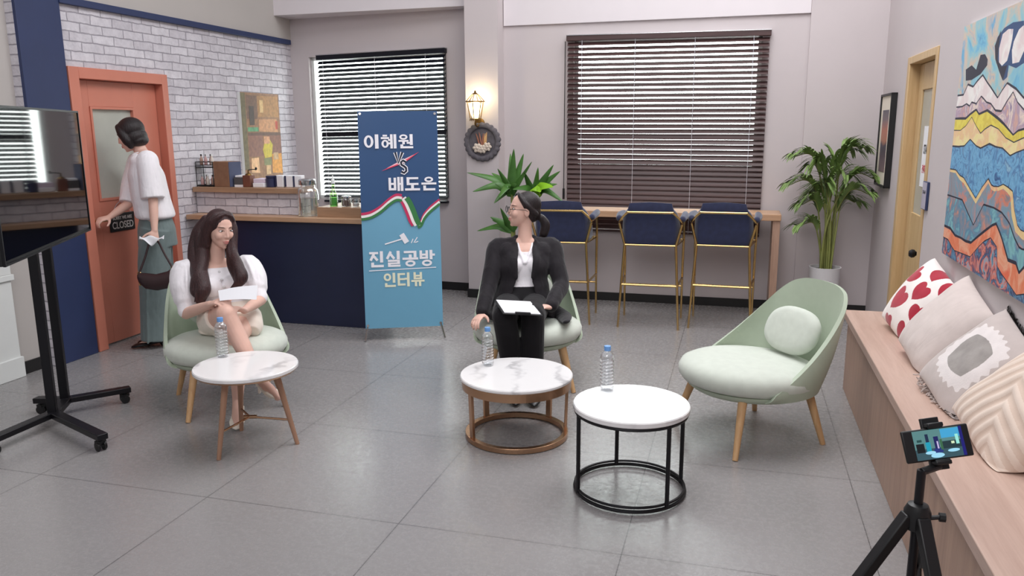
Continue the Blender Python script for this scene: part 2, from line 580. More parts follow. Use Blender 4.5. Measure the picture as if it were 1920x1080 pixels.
def remesh(mb, name, mats, voxel, smooth=4, parent=None, label=None, factor=0.5):
    """weld overlapping lofts into one continuous surface"""
    bmesh.ops.recalc_face_normals(mb.bm, faces=mb.bm.faces)
    me = bpy.data.meshes.new(name + '_raw'); mb.bm.to_mesh(me); mb.bm.free()
    o = bpy.data.objects.new(name + '_raw', me); COL.objects.link(o)
    md = o.modifiers.new('r', 'REMESH'); md.mode = 'VOXEL'; md.voxel_size = voxel
    if smooth:
        ms = o.modifiers.new('s', 'SMOOTH'); ms.factor = factor; ms.iterations = smooth
    dg = bpy.context.evaluated_depsgraph_get(); dg.update()
    nm = bpy.data.meshes.new_from_object(o.evaluated_get(dg))
    bpy.data.objects.remove(o); bpy.data.meshes.remove(me)
    nm.name = name
    nm.materials.clear()
    for m in (mats if isinstance(mats, (list, tuple)) else [mats]):
        nm.materials.append(M[m] if isinstance(m, str) else m)
    nm.shade_smooth()
    r = bpy.data.objects.new(name, nm)
    link(r, parent)
    if label: r['label'] = label
    return r

def text_mesh(txt, size, name, mat, parent, mtx, depth=0.0012, align='CENTER', sx=1.0):
    c = bpy.data.curves.new(name, 'FONT'); c.body = txt; c.size = size
    c.align_x = align; c.align_y = 'CENTER'; c.extrude = depth
    c.offset = size * 0.012
    t = bpy.data.objects.new(name + '_t', c); COL.objects.link(t)
    dg = bpy.context.evaluated_depsgraph_get(); dg.update()
    me = bpy.data.meshes.new_from_object(t.evaluated_get(dg))
    bpy.data.objects.remove(t); bpy.data.curves.remove(c)
    me.transform(mtx @ Matrix.Diagonal((sx, 1, 1, 1)))
    me.name = name
    me.materials.clear(); me.materials.append(M[mat] if isinstance(mat, str) else mat)
    o = bpy.data.objects.new(name, me)
    return link(o, parent)

def basis(o, A, B):
    A, B = Vector(A).normalized(), Vector(B).normalized()
    Z = A.cross(B)
    m = Matrix((A, B, Z)).transposed().to_4x4(); m.translation = Vector(o)
    return m

# ================================================================== the setting
X0, X1 = -4.56, 1.13
YB = 7.40
TOP = 3.3
b = MB(); b.span(-6.2, 1.5, -3.0, 8.6, -0.06, 0.0)
struct('floor', b, 'floor', smooth=False)

# back wall with the wide window
b = MB()
wx0, wx1, wz0, wz1 = -1.50, 0.15, 0.70, 2.40
b.span(-2.35, wx0, YB, YB + .12, 0, TOP); b.span(wx1, 1.35, YB, YB + .12, 0, TOP)
b.span(wx0, wx1, YB, YB + .12, 0, wz0); b.span(wx0, wx1, YB, YB + .12, wz1, TOP)
struct('wall_back', b, 'wall', smooth=False)
# shallow panel filling the right end of the back wall
b = MB(); b.span(0.525, 1.13, YB - .03, YB, 0, TOP)
struct('wall_back_panel', b, 'wall', smooth=False)
# column
b = MB(); b.span(-2.488, -2.17, 7.205, 7.75, 0, TOP)
struct('wall_column', b, 'wall', smooth=False)
b = MB(); b.span(-2.498, -2.16, 7.192, 7.4, 0, .085)
struct('baseboard_column', b, 'skirt', smooth=False)
# left part of the back wall, turned by four degrees
A4 = radians(4)
LU = Vector((-cos(A4), sin(A4), 0)); LN = Vector((-sin(A4), -cos(A4), 0))   # along the wall to the left / into the room
LO = Vector((-2.45, 7.49, 0))
def lw(t, n, z): return LO + LU * t + LN * n + Vector((0, 0, z))
def lbox(mb, t0, t1, n0, n1, z0, z1, mi=0):
    c = lw((t0 + t1) / 2, (n0 + n1) / 2, (z0 + z1) / 2)
    R = Matrix((-LU, -LN, Vector((0, 0, 1)))).transposed()
    mb.box(c, (abs(t1 - t0), abs(n1 - n0), abs(z1 - z0)), R, mi)
b = MB()
lt0, lt1, lz0, lz1 = 0.36, 1.90, 0.90, 2.36
lbox(b, -.05, lt0, 0, -.12, 0, TOP); lbox(b, lt1, 2.3, 0, -.12, 0, TOP)
lbox(b, lt0, lt1, 0, -.12, 0, lz0); lbox(b, lt0, lt1, 0, -.12, lz1, TOP)
struct('wall_back_left', b, 'wall', smooth=False)
b = MB(); lbox(b, 0, 2.1, 0.012, 0, 0, .082)
struct('baseboard_back_left', b, 'skirt', smooth=False)
b = MB(); b.span(-2.17, 0.525, YB - .012, YB, 0, .078); b.span(.525, 1.13, YB - .042, YB - .03, 0, .078)
struct('baseboard_back', b, 'skirt', smooth=False)
# bulkheads
b = MB(); b.span(-2.165, 0.525, YB - .02, YB, 2.555, TOP)
struct('trim_bulkhead', b, 'bulk', bevel=.003)
b = MB(); b.span(-4.56, -2.489, 7.345, 7.64, 2.745, TOP)
struct('trim_bulkhead_left', b, 'bulk', bevel=.003)

# left wall, whitewashed brick, with the door opening
dy0, dy1, dz1 = 4.745, 5.60, 1.99
b = MB()
b.span(X0 - .14, X0, 4.28, dy0 - .01, 0, TOP); b.span(X0 - .14, X0, dy1 + .01, 7.75, 0, TOP); b.span(X0 - .14, X0, dy0 - .01, dy1 + .01, dz1 + .01, TOP)
wl = struct('wall_left', b, ['brick_y', 'wall_grey'], smooth=False)
b = MB(); b.span(X0 - .02, X0 + .012, 4.64, 7.66, 2.535, TOP)
struct('wall_left_upper', b, 'wall_grey', smooth=False)
b = MB(); b.span(X0 - .02, X0 + .035, 4.64, 7.6, 2.487, 2.535)
struct('trim_navy', b, 'navy', bevel=.003)
b = MB(); b.span(X0 - .14, X0 + .025, 4.285, 4.645, 0, TOP)
struct('wall_navy_pillar', b, 'navy', bevel=.003)
# plain wall in front of the navy pillar, with its white casing
b = MB(); b.span(-4.76, -4.62, -1.0, 4.285, 0, TOP)
struct('wall_left_front', b, 'wall_grey', smooth=False)
b = MB(); b.span(-4.62, -4.605, 4.03, 4.285, 0, .085)
struct('baseboard_left', b, 'skirt', smooth=False)
b = MB(); b.span(-4.62, -4.585, 3.2, 4.035, 0, .66); b.span(-4.62, -4.57, 3.2, 4.05, .66, .70); b.span(-4.62, -4.575, 3.94, 4.035, .70, 1.5); b.span(-4.62, -4.57, 3.2, 4.045, 0.0, .14)
struct('trim_white_casing', b, 'white_trim', bevel=.004)

# orange door
b = MB()
fx0, fx1 = X0 - .10, X0 + .03
b.span(fx0, fx1, 4.655, dy0, 0, 2.07); b.span(fx0, fx1, dy1, 5.665, 0, 2.07); b.span(fx0, fx1, dy0, dy1, dz1, 2.07)
d1 = struct('door_1', b, 'orange', bevel=.004)
b = MB()
lx0, lx1 = X0 - .085, X0 - .045
gy0, gy1, gz0, gz1 = 4.885, 5.335, 1.105, 1.80
b.span(lx0, lx1, dy0 + .003, gy0, .012, dz1 - .003); b.span(lx0, lx1, gy1, dy1 - .003, .012, dz1 - .003)
b.span(lx0, lx1, gy0, gy1, .012, gz0); b.span(lx0, lx1, gy0, gy1, gz1, dz1 - .003)
part('door_leaf', b, 'orange', d1, bevel=.003)
b = MB()
for a in ((gy0, gy1, gz0, gz0 + .018), (gy0, gy1, gz1 - .018, gz1), (gy0, gy0 + .018, gz0 + .018, gz1 - .018), (gy1 - .018, gy1, gz0 + .018, gz1 - .018)):
    b.span(lx1 - .02, lx1 + .008, *a)
part('glass_bead', b, 'orange', d1, smooth=False)
b = MB(); b.span(lx1 - .028, lx1 - .02, gy0, gy1, gz0, gz1)
part('door_glass', b, 'frost', d1, smooth=False)
b = MB()
hy, hz, hx = 4.79, .965, lx1
b.lathe([(.028, 0), (.028, .008), (.011, .012), (.011, .05)], (hx, hy, hz), 20, ax=(Vector((0, 1, 0)), Vector((0, 0, 1)), Vector((1, 0, 0))))
b.tube([(hx + .05, hy - .01, hz), (hx + .055, hy + .04, hz), (hx + .05, hy + .11, hz - .004)], [.010, .010, .008], 12, 3, True)
part('door_handle', b, 'gold', d1)
b = MB(); b.span(-5.3, -5.25, 4.2, 6.2, 0, 2.6)
struct('wall_behind_door', b, 'wall_grey', smooth=False)

# right wall with the oak door, and the thicker wall that carries the painting
rdy0, rdy1, rdz = 5.46, 6.235, 2.04
b = MB()
b.span(X1, X1 + .14, 5.0, rdy0 - .06, 0, TOP); b.span(X1, X1 + .14, rdy1 + .06, 7.5, 0, TOP); b.span(X1, X1 + .14, rdy0 - .06, rdy1 + .06, rdz + .05, TOP)
struct('wall_right', b, 'wall', smooth=False)
b = MB(); b.span(1.11, X1 + .14, -1.5, 5.36, 0, TOP)
struct('wall_right_front', b, 'wall', smooth=False)
b = MB()
b.span(X1 - .02, X1 + .13, rdy0 - .055, rdy0, 0, rdz + .05); b.span(X1 - .02, X1 + .13, rdy1, rdy1 + .075, 0, rdz + .05); b.span(X1 - .02, X1 + .13, rdy0, rdy1, rdz, rdz + .05)
d2 = struct('door_2', b, 'door_oak', bevel=.004)
lx = X1 + .05
b = MB()
py0, py1, pz0, pz1 = 5.60, 6.10, 1.03, 1.86
b.span(lx, lx + .04, rdy0 + .003, py0, .01, rdz - .003); b.span(lx, lx + .04, py1, rdy1 - .003, .01, rdz - .003)
b.span(lx, lx + .04, py0, py1, .01, pz0); b.span(lx, lx + .04, py0, py1, pz1, rdz - .003)
part('door_leaf', b, 'door_oak', d2, bevel=.004)
b = MB(); b.span(lx + .012, lx + .02, py0, py1, pz0, pz1)
part('door_glass', b, 'frost', d2, smooth=False)
b = MB()
b.lathe([(.026, 0), (.026, .006), (.010, .010), (.012, .03), (.026, .045), (.028, .06), (.018, .075), (0, .078)], (lx, 5.66, .80), 20, ax=(Vector((0, 0, 1)), Vector((0, 1, 0)), Vector((-1, 0, 0))))
part('door_knob', b, 'black_metal', d2)
b = MB(); b.span(2.0, 2.05, 5.0, 7.0, 0, 2.6)
struct('wall_behind_right_door', b, 'wall_grey', smooth=False)

# windows: sash, pane, and the lit white sheet that stands for daylight outside the set
def window(name, box_fn, t0, t1, z0, z1):
    b = MB()
    w = .035
    box_fn(b, t0, t0 + w, -.04, -.09, z0, z1); box_fn(b, t1 - w, t1, -.04, -.09, z0, z1)
    box_fn(b, t0, t1, -.04, -.09, z0, z0 + w); box_fn(b, t0, t1, -.04, -.09, z1 - w, z1)
    o = struct(name, b, 'white_trim', bevel=.003)
    b = MB(); box_fn(b, t0 + w, t1 - w, -.062, -.066, z0 + w, z1 - w)
    part('window_pane', b, 'pane', o, smooth=False)
    return o
def bbox(mb, t0, t1, n0, n1, z0, z1, mi=0): mb.span(t0, t1, YB - n0, YB - n1, z0, z1, mi)
window('window_1', bbox, wx0, wx1, wz0, wz1)
window('window_2', lbox, lt0, lt1, lz0, lz1)
M['sky_sheet'] = emit('daylight_sheet', (0.93, 1.0, 0.97, 1), 10.0)
b = MB(); b.span(-2.1, 1.0, 8.15, 8.17, .3, 3.1)  # glowing backdrop added behind the window for daylight, not a wall
struct('daylight_backdrop', b, 'sky_sheet', smooth=False)
b = MB(); lbox(b, -.1, 2.6, -.62, -.64, .3, 3.1)
struct('daylight_backdrop_left', b, 'sky_sheet', smooth=False)

# venetian blinds
def blind(name, label, org, U, Nn, w, ztop, zbot, pitch, tilt0, tilt1, mat, skip, cords, skew=0.0):
    """org: top right corner on the wall; U runs along the blind to the left, Nn into the room"""
    U, Nn = Vector(U), Vector(Nn)
    o = thing(name, label, 'blind', org)
    R = Matrix((U, Nn, Vector((0, 0, 1)))).transposed()
    def P(t, n, z): return U * t + Nn * n + Vector((0, 0, z - ztop + skew * (t / w)))
    b = MB(); b.bar(P(-.01, .03, ztop - .02), P(w + .01, .03, ztop - .02), .055, .045)
    part('headrail', b, mat, o, bevel=.004)
    b = MB(); b.bar(P(-.012, .03, ztop + .006), P(w + .012, .03, ztop + .006), .06, .008)
    part('headrail_cover', b, 'chrome', o, bevel=.002)
    b = MB()
    n = int((ztop - .06 - zbot) / pitch)
    rnd = random.Random(3)
    for i in range(n):
        z = ztop - .07 - i * pitch
        f = i / (n - 1)
        if i in skip: a = radians(74)
        else: a = radians(tilt0(f)) + rnd.uniform(-.02, .02)
        hw = .025
        d = Nn * cos(a) * hw - Vector((0, 0, 1)) * sin(a) * hw
        up = Nn * sin(a) + Vector((0, 0, 1)) * cos(a)
        wob = rnd.uniform(-.0015, .0015)
        rings = []
        for t in (0.0, w):
            c = P(t, .03, z + wob)
            prof = [c - d, c - d * .4 + up * .002, c + d * .4 + up * .002, c + d, c + d + up * .0022, c + d * .4 + up * .0045, c - d * .4 + up * .0045, c - d + up * .0022]
            rings.append(prof)
        b.loft(rings)
    part('slats', b, mat, o, smooth=False)
    b = MB(); b.bar(P(0, .03, zbot + .012), P(w, .03, zbot + .012), .05, .022)
    part('bottom_rail', b, mat, o, bevel=.004)
    for t in cords:
        b = MB()
        for s in (.004, .056):
            b.tube([P(t, s, ztop - .04), P(t, s, zbot + .01)], .0022, 6)
        for i in range(n):
            z = ztop - .07 - i * pitch
            b.bar(P(t, .002, z - .006), P(t, .058, z - .022), .003, .003)
        part('ladder_cord', b, 'cord', o, smooth=False)
    return o, P
bl, P = blind('venetian_blind', 'wide dark brown venetian blind over the window behind the bar stools', (0.205, YB - .002, 2.425), (-1, 0, 0), (0, -1, 0), 1.755, 2.425, .655, .0457,
      lambda f: 39 + 29 * min(1, max(0, (f - .28) / .56)) ** 1.0, None, 'slat_brown', (18,), (.13, .62, 1.14, 1.62), 0.015)
b = MB(); b.tube([P(1.775, .05, 2.38), P(1.782, .05, 1.05)], .004, 8); b.tube([P(1.782, .05, 1.05), P(1.782, .05, .95)], .011, 8)
part('tilt_wand', b, 'black_plastic', bl)
blc, P = blind('venetian_blind', 'black venetian blind over the narrower window behind the blue banner', lw(.335, 0.002, 2.385), LU, LN, 1.43, 2.385, .89, .0425,
      lambda f: 40 - 12 * f, None, 'slat_black', (17,), (.2, .76, 1.36), -0.02)
b = MB(); b.tube([P(-.015, .05, 2.34), P(-.015, .05, .95)], .004, 8)
part('tilt_wand', b, 'black_plastic', blc)

# ================================================================== furniture
# ---- built-in bench along the right wall
bench = thing('wall_bench', 'long light oak built-in bench under the colourful painting', 'bench', (.9, 2.2, 0))
def rel(o, x, y, z): return (x - o.location.x, y - o.location.y, z - o.location.z)
def rspan(mb, o, x0, x1, y0, y1, z0, z1):
    L = o.location
    mb.span(x0 - L.x, x1 - L.x, y0 - L.y, y1 - L.y, z0 - L.z, z1 - L.z)
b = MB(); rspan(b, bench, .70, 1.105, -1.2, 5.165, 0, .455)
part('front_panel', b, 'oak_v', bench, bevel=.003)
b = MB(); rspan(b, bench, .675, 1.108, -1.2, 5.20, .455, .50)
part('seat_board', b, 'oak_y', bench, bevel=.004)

# ---- window bar counter behind the stools
bar = thing('window_counter', 'long narrow oak counter under the wide window', 'counter', (-.6, 7.2, 0))
b = MB(); rspan(b, bar, -1.60, .365, 6.975, 7.335, .845, .90)
part('counter_top', b, 'oak_x', bar, bevel=.004)
b = MB(); rspan(b, bar, .30, .36, 6.99, 7.32, 0, .845)
part('end_panel', b, 'oak_v', bar, bevel=.003)

# ---- bar stools
def make_stool():
    o = thing('bar_stool', '', 'bar stool')
    sb = MB()   # cushion: rounded slab, back at -y
    def seat(u, v):
        return None
    rings = []
    for z, k in ((.70, .90), (.705, .97), (.73, 1.0), (.775, 1.0), (.80, .96), (.81, .86), (.812, .5)):
        ring = []
        for i in range(40):
            t = 2 * pi * i / 40
            c, s = cos(t), sin(t)
            e = .45
            ring.append((.205 * k * math.copysign(abs(c) ** e, c), .01 + .20 * k * math.copysign(abs(s) ** e, s), z))
        rings.append(ring)
    sb.loft(rings)
    part('seat', sb, 'velvet', o, angle=60)
    # backrest that wraps round the sides
    def back(u, v, off):
        a = (u * 2 - 1)
        s = abs(a)
        x = .215 * math.copysign(min(1, s * 1.35) ** .85, a)
        y = -.205 + (max(0, s - .62) / .38) ** 1.3 * .26
        zt = 1.04 - .015 * s if s < .62 else 1.035 - ((s - .62) / .38) ** .6 * .20
        zb = .70
        z = zb + (zt - zb) * v
        x *= 1 - .10 * max(0, (v - .55) / .45) * (1 if s < .7 else .2)
        y -= .035 * v
        n = Vector((x * 1.6, y - .1, 0)).normalized()
        return Vector((x, y, z)) + n * off
    bb = MB()
    NU, NV = 40, 12
    outer = lambda u, v: back(u, v, .016 * (1 - (2 * v - 1) ** 8 * .6))
    inner = lambda u, v: back(u, v, -.022 * (1 - (2 * v - 1) ** 8 * .6))
    go = [[bb.bm.verts.new(outer(i / NU, j / NV)) for i in range(NU + 1)] for j in range(NV + 1)]
    gi = [[bb.bm.verts.new(inner(i / NU, j / NV)) for i in range(NU + 1)] for j in range(NV + 1)]
    for j in range(NV):
        for i in range(NU):
            bb.face([go[j][i], go[j][i + 1], go[j + 1][i + 1], go[j + 1][i]])
            bb.face([gi[j][i + 1], gi[j][i], gi[j + 1][i], gi[j + 1][i + 1]])
    for i in range(NU):
        bb.face([go[NV][i], go[NV][i + 1], gi[NV][i + 1], gi[NV][i]]); bb.face([go[0][i + 1], go[0][i], gi[0][i], gi[0][i + 1]])
    for j in range(NV):
        bb.face([go[j][0], go[j + 1][0], gi[j + 1][0], gi[j][0]]); bb.face([go[j + 1][NU], go[j][NU], gi[j][NU], gi[j + 1][NU]])
    part('backrest', bb, 'velvet', o, angle=60)
    R = .0105
    for s in (-1, 1):
        mb = MB(); mb.tube([(s * .245, -.225, 0), (s * .225, -.215, .36), (s * .205, -.205, .69), (s * .25, -.215, .865)], [R * .8, R, R, R], 10, 0)
        part('leg', mb, 'gold', o)
        mb = MB(); mb.tube([(s * .245, .22, 0), (s * .245, .20, .45), (s * .25, .17, .865)], [R * .8, R, R], 10, 0)
        part('leg', mb, 'gold', o)
        mb = MB(); mb.tube([(s * .252, -.20, .905), (s * .262, -.05, .915), (s * .255, .13, .912)], [.026, .03, .026], 14, 4, True)
        part('arm_pad', mb, 'velvet', o)
    mb = MB()
    mb.tube([(-.25, .17, .868), (-.252, -.12, .874), (-.248, -.215, .880), (-.222, -.245, .915), (-.180, -.268, .957), (-.15, -.272, .960),
             (.15, -.272, .960), (.180, -.268, .957), (.222, -.245, .915), (.248, -.215, .880), (.252, -.12, .874), (.25, .17, .868)], R * .9, 10, 3)
    part('arm_rail', mb, 'gold', o)
    mb = MB()
    for pts in (((-.205, -.205, .69), (.205, -.205, .69)), ((-.245, .19, .69), (.245, .19, .69)), ((-.205, -.205, .69), (-.245, .19, .69)), ((.205, -.205, .69), (.245, .19, .69))):
        mb.tube(pts, R * .9, 10)
    part('seat_frame', mb, 'gold', o)
    mb = MB()
    mb.tube([(-.225, -.214, .362), (.225, -.214, .362)], R, 10); mb.tube([(-.245, .208, .285), (.245, .208, .285)], R * .8, 10)
    mb.tube([(-.225, -.214, .362), (-.245, .20, .36)], R * .9, 10); mb.tube([(.225, -.214, .362), (.245, .20, .36)], R * .9, 10)
    part('footrest', mb, 'gold', o)
    return o
st = make_stool()
G = 'bar stools at the window counter'
place(st, (-.662, 6.605, 0), radians(1), 'navy velvet bar stool with brass legs, middle of the three at the window counter', G)
place(copy_tree(st), (-1.40, 6.605, 0), radians(3), 'navy velvet bar stool with brass legs, partly hidden behind the woman in black', G)
place(copy_tree(st), (-.085, 6.70, 0), radians(-2), 'navy velvet bar stool with brass legs, nearest the palm and the counter end', G)

# ---- lounge chairs
def make_lounge():
    o = thing('lounge_chair', '', 'chair')
    # legs
    for sx in (-1, 1):
        for sy in (-1, 1):
            mb = MB(); mb.tube([(sx * .275, sy * .275 , 0), (sx * .205, sy * .20 + .01, .30)], [.014, .024], 16)
            part('leg', mb, 'leg_wood', o)
    # base pan
    mb = MB()
    rings = []
    for z, k in ((.252, .58), (.256, .76), (.270, .90), (.288, .975), (.306, 1.0), (.311, .97), (.312, .5)):
        rings.append([(.338 * k * cos(2 * pi * i / 56), .02 + .348 * k * sin(2 * pi * i / 56), z) for i in range(56)])
    mb.loft(rings)
    part('seat_base', mb, 'green_shell', o, angle=60)
    # cushion
    mb = MB()
    rings = []
    for z, k in ((.300, .86), (.308, .965), (.335, 1.02), (.366, 1.025), (.396, .98), (.414, .87), (.424, .66), (.427, .35)):
        ring = []
        for i in range(64):
            t = 2 * pi * i / 64
            x, y = .345 * k * cos(t), .352 * k * sin(t)
            f = .012 * max(0, -sin(t))            # the front edge is a little higher and fuller
            ring.append((x, -.0 + y - f, z + f - .012 * max(0, sin(t)) * k))
        rings.append(ring)
    mb.loft(rings)
    part('seat_cushion', mb, 'green_seat', o, angle=70)
    # shell: wraps the back and sides; upper rim is a sloping line
    keys = [(0, 0, .455, .81), (20, .150, .450, .80), (36, .235, .410, .750), (52, .278, .325, .655), (72, .312, .185, .525), (94, .335, .03, .415), (116, .340, -.125, .325)]
    def key(a):
        s = abs(a)
        for k0, k1 in zip(keys[:-1], keys[1:]):
            if s <= k1[0]:
                t = (s - k0[0]) / (k1[0] - k0[0])
                return [p + (q - p) * t for p, q in zip(k0, k1)]
        return list(keys[-1])
    def keys_smooth(a):
        w = 0; acc = [0, 0, 0]
        for d in (-9, -4.5, 0, 4.5, 9):
            k = key(max(-116, min(116, abs(a) + d if abs(a) + d > 0 else -(abs(a) + d))))
            for i in range(3): acc[i] += k[i + 1]
            w += 1
        return [v / w for v in acc]
    def shell(u, v, off=0):
        a = (u * 2 - 1) * 116
        x, y, z = keys_smooth(a)
        x = math.copysign(x, a) if abs(a) > 1e-6 else 0
        x *= min(1, abs(a) / 12) if abs(a) < 12 else 1
        t = radians(a)
        bx, by, bz = .325 * sin(t), .02 + .335 * cos(t), .285
        bul = sin(v * pi) * .014
        px, py, pz = bx + (x - bx) * v, by + (y - by) * v, bz + (z - bz) * v
        n = Vector((sin(t), cos(t), -.25)).normalized()
        p = Vector((px, py, pz)) + n * (bul + off)
        return p
    mb = MB()
    NU, NV = 72, 16
    go = [[mb.bm.verts.new(shell(i / NU, j / NV, .009)) for i in range(NU + 1)] for j in range(NV + 1)]
    gi = [[mb.bm.verts.new(shell(i / NU, j / NV, -.011)) for i in range(NU + 1)] for j in range(NV + 1)]
    for j in range(NV):
        for i in range(NU):
            mb.face([go[j][i], go[j][i + 1], go[j + 1][i + 1], go[j + 1][i]]); mb.face([gi[j][i + 1], gi[j][i], gi[j + 1][i], gi[j + 1][i + 1]])
    for i in range(NU):
        mb.face([go[NV][i], go[NV][i + 1], gi[NV][i + 1], gi[NV][i]]); mb.face([go[0][i + 1], go[0][i], gi[0][i], gi[0][i + 1]])
    for j in range(NV):
        mb.face([go[j][0], go[j + 1][0], gi[j + 1][0], gi[j][0]]); mb.face([go[j + 1][NU], go[j][NU], gi[j][NU], gi[j + 1][NU]])
    part('back_shell', mb, 'green_shell', o, angle=60)
    return o
lc = make_lounge()
GL = 'pale green lounge chairs'
CH_R = ((.105, 4.22, 0), radians(-52.7)); CH_M = ((-1.27, 4.82, 0), radians(18)); CH_L = ((-2.92, 3.97, 0), radians(43.5))
place(lc, *CH_R, 'empty pale green lounge chair with beech legs turned towards the tables', GL)
place(copy_tree(lc), *CH_M, 'pale green lounge chair the woman in the black suit sits on', GL)
place(copy_tree(lc), *CH_L, 'pale green lounge chair the woman in the puff-sleeved blouse sits on', GL)
# lumbar cushions lie loose in the chairs
def make_lumbar():
    mb = MB()
    ang = radians(24)
    up = Vector((0, sin(ang), cos(ang))); nn = Vector((0, -cos(ang), sin(ang)))
    c = Vector((0, .268, .548))
    rings = []
    for h, k in ((-.040, .35), (-.037, .75), (-.027, .93), (-.008, 1.0), (.008, 1.0), (.027, .93), (.037, .75), (.040, .35)):
        ring = []
        for i in range(48):
            t = 2 * pi * i / 48
            e = .82
            ring.append(c + Vector((.190 * k * math.copysign(abs(cos(t)) ** e, cos(t)), 0, 0)) + up * (.128 * k * math.copysign(abs(sin(t)) ** e, sin(t))) + nn * h)
        rings.append(ring)
    mb.loft(rings)
    return part('lumbar_cushion', mb, 'green_seat', None, angle=80)
lu = make_lumbar()
GC = 'lumbar cushions of the lounge chairs'
def put_lumbar(o, ch, label):
    o.location = ch[0]; o.rotation_euler = (0, 0, ch[1])
    tag(o, label, 'cushion', GC)
put_lumbar(lu, CH_R, 'oval pale green lumbar cushion leaning in the empty lounge chair')
for ch, lb in ((CH_M, 'oval pale green lumbar cushion behind the woman in the black suit'), (CH_L, 'oval pale green lumbar cushion behind the woman in the puff-sleeved blouse')):
    c2 = lu.copy(); COL.objects.link(c2); put_lumbar(c2, ch, lb)
    if ch is CH_M or ch is CH_L:
        c2.rotation_euler = (0, 0, ch[1])

# ---- tables
def top_disc(mb, r, z0, z1, mi=0, ex=1.0):
    mb.lathe([(r - .006, z0), (r, z0 + .005), (r, z1 - .005), (r - .004, z1), (r * .5, z1)], (0, 0, 0), 72, mi)
t1 = thing('side_table', 'small white marble side table on three splayed copper legs', 'table', (-2.40, 3.405, 0), radians(0))
mb = MB(); top_disc(mb, .262, .412, .435)
for v in mb.bm.verts: v.co.x *= 1.0
part('table_top', mb, 'marble', t1)
mb = MB(); mb.lathe([(.10, .400), (.252, .404), (.256, .412), (.10, .412)], (0, 0, 0), 64)
part('top_rim', mb, 'rose', t1)
feet = [(-.04, -.225), (.235, .06), (-.165, .150)]
for fx, fy in feet:
    mb = MB(); mb.tube([(fx, fy, 0), (fx * .62, fy * .62, .402)], [.011, .018], 14)
    part('leg', mb, 'copper_leg', t1)
mb = MB()
for fx, fy in feet:
    mb.tube([(0, 0, .150), (fx * .88, fy * .88, .135)], .006, 8)
mb.tube([(-.03, -.01, .15), (.035, .012, .15)], .010, 10)
part('stretcher', mb, 'rose', t1)

t2 = thing('coffee_table', 'low white marble coffee table on a flat rose gold hoop base', 'table', (-1.085, 3.89, 0), 0)
mb = MB(); top_disc(mb, .300, .325, .345)
part('table_top', mb, 'marble', t2)
mb = MB(); mb.ring((0, 0, .302), .285, 0, 72, rect=(.012, .046))
part('top_band', mb, 'rose', t2, smooth=False)
mb = MB(); mb.ring((0, 0, .0165), .262, 0, 72, rect=(.030, .027))
part('base_hoop', mb, 'rose', t2, bevel=.002)
for a in (-136, 14, 146, 62):
    t = radians(a); c = Vector((.262 * cos(t), .262 * sin(t), 0))
    mb = MB(); mb.bar(c + Vector((0, 0, .02)), c * 1.03 + Vector((0, 0, .29)), .034, .016, up=(cos(t), sin(t), 0))
    part('leg', mb, 'rose', t2, bevel=.002)

t3 = thing('coffee_table', 'round white marble table on a thin black wire drum base', 'table', (-.412, 3.388, 0), 0)
mb = MB(); top_disc(mb, .260, .388, .415)
part('table_top', mb, 'marble', t3)
mb = MB(); mb.ring((0, 0, .380), .248, .0075, 72, 8)
part('top_hoop', mb, 'black_metal', t3)
mb = MB(); mb.ring((0, 0, .012), .248, .008, 72, 8); mb.ring((0, 0, .030), .246, .006, 72, 8)
part('base_hoop', mb, 'black_metal', t3)
for a in (-150, -42, 112, 25):
    t = radians(a)
    mb = MB(); mb.tube([(.247 * cos(t), .247 * sin(t), .01), (.247 * cos(t), .247 * sin(t), .385)], .0095, 10)
    part('leg', mb, 'black_metal', t3)

# ---- water bottles
def make_bottle():
    o = thing('water_bottle', '', 'bottle')
    mb = MB()
    prof = [(.026, .0), (.031, .003), (.0325, .012)]
    z = .02
    while z < .150:
        prof += [(.0328, z), (.0300, z + .004), (.0328, z + .009)]
        z += .0165
    prof += [(.0325, .155), (.030, .170), (.022, .183), (.0145, .190), (.0135, .197)]
    mb.lathe(prof, (0, 0, 0), 32)
    part('bottle_body', mb, 'clear', o, angle=50)
    mb = MB(); mb.lathe([(.0150, .193), (.0160, .196), (.0160, .212), (.0150, .215), (.006, .2155)], (0, 0, 0), 24)
    part('bottle_cap', mb, 'cap_blue', o)
    return o
bo = make_bottle()
GB = 'plastic water bottles on the tables'
place(bo, (-2.605, 3.50, .435), 0, 'clear water bottle with blue cap on the copper-legged side table', GB)
place(copy_tree(bo), (-1.275, 3.99, .345), .5, 'clear water bottle with blue cap on the rose gold table', GB)
place(copy_tree(bo), (-.545, 3.53, .415), 1.1, 'clear water bottle with blue cap on the black wire table', GB)

# ---- television on a wheeled stand
tv = thing('television_stand', 'large black television on a wheeled two-post stand', 'television', (-3.45, 3.30, 0))
T0 = Vector((-3.694, 3.822, 0)); T1 = Vector((-3.048, 2.658, 0))
O = Vector(tv.location)
ux = (T1 - T0).normalized(); nz = Vector((.874, .485, 0)).normalized()     # along the screen, out of the screen
cT = (T0 + T1) / 2 - O
hw = (T1 - T0).length / 2
z0, z1 = 1.045, 1.735
R = Matrix((ux, Vector((0, 0, 1)).cross(ux), Vector((0, 0, 1)))).transposed()
sgn = 1 if (R @ Vector((0, 1, 0))).dot(nz) > 0 else -1
mb = MB(); mb.box(cT - nz * .022 + Vector((0, 0, (z0 + z1) / 2)), (2 * hw, .040, z1 - z0), R)
part('casing', mb, 'black_plastic', tv, bevel=.004)
mb = MB(); mb.box(cT - nz * .055 + Vector((0, 0, (z0 + z1) / 2 - .06)), (2 * hw * .7, .05, (z1 - z0) * .6), R)
part('rear_cover', mb, 'black_plastic', tv, bevel=.015)
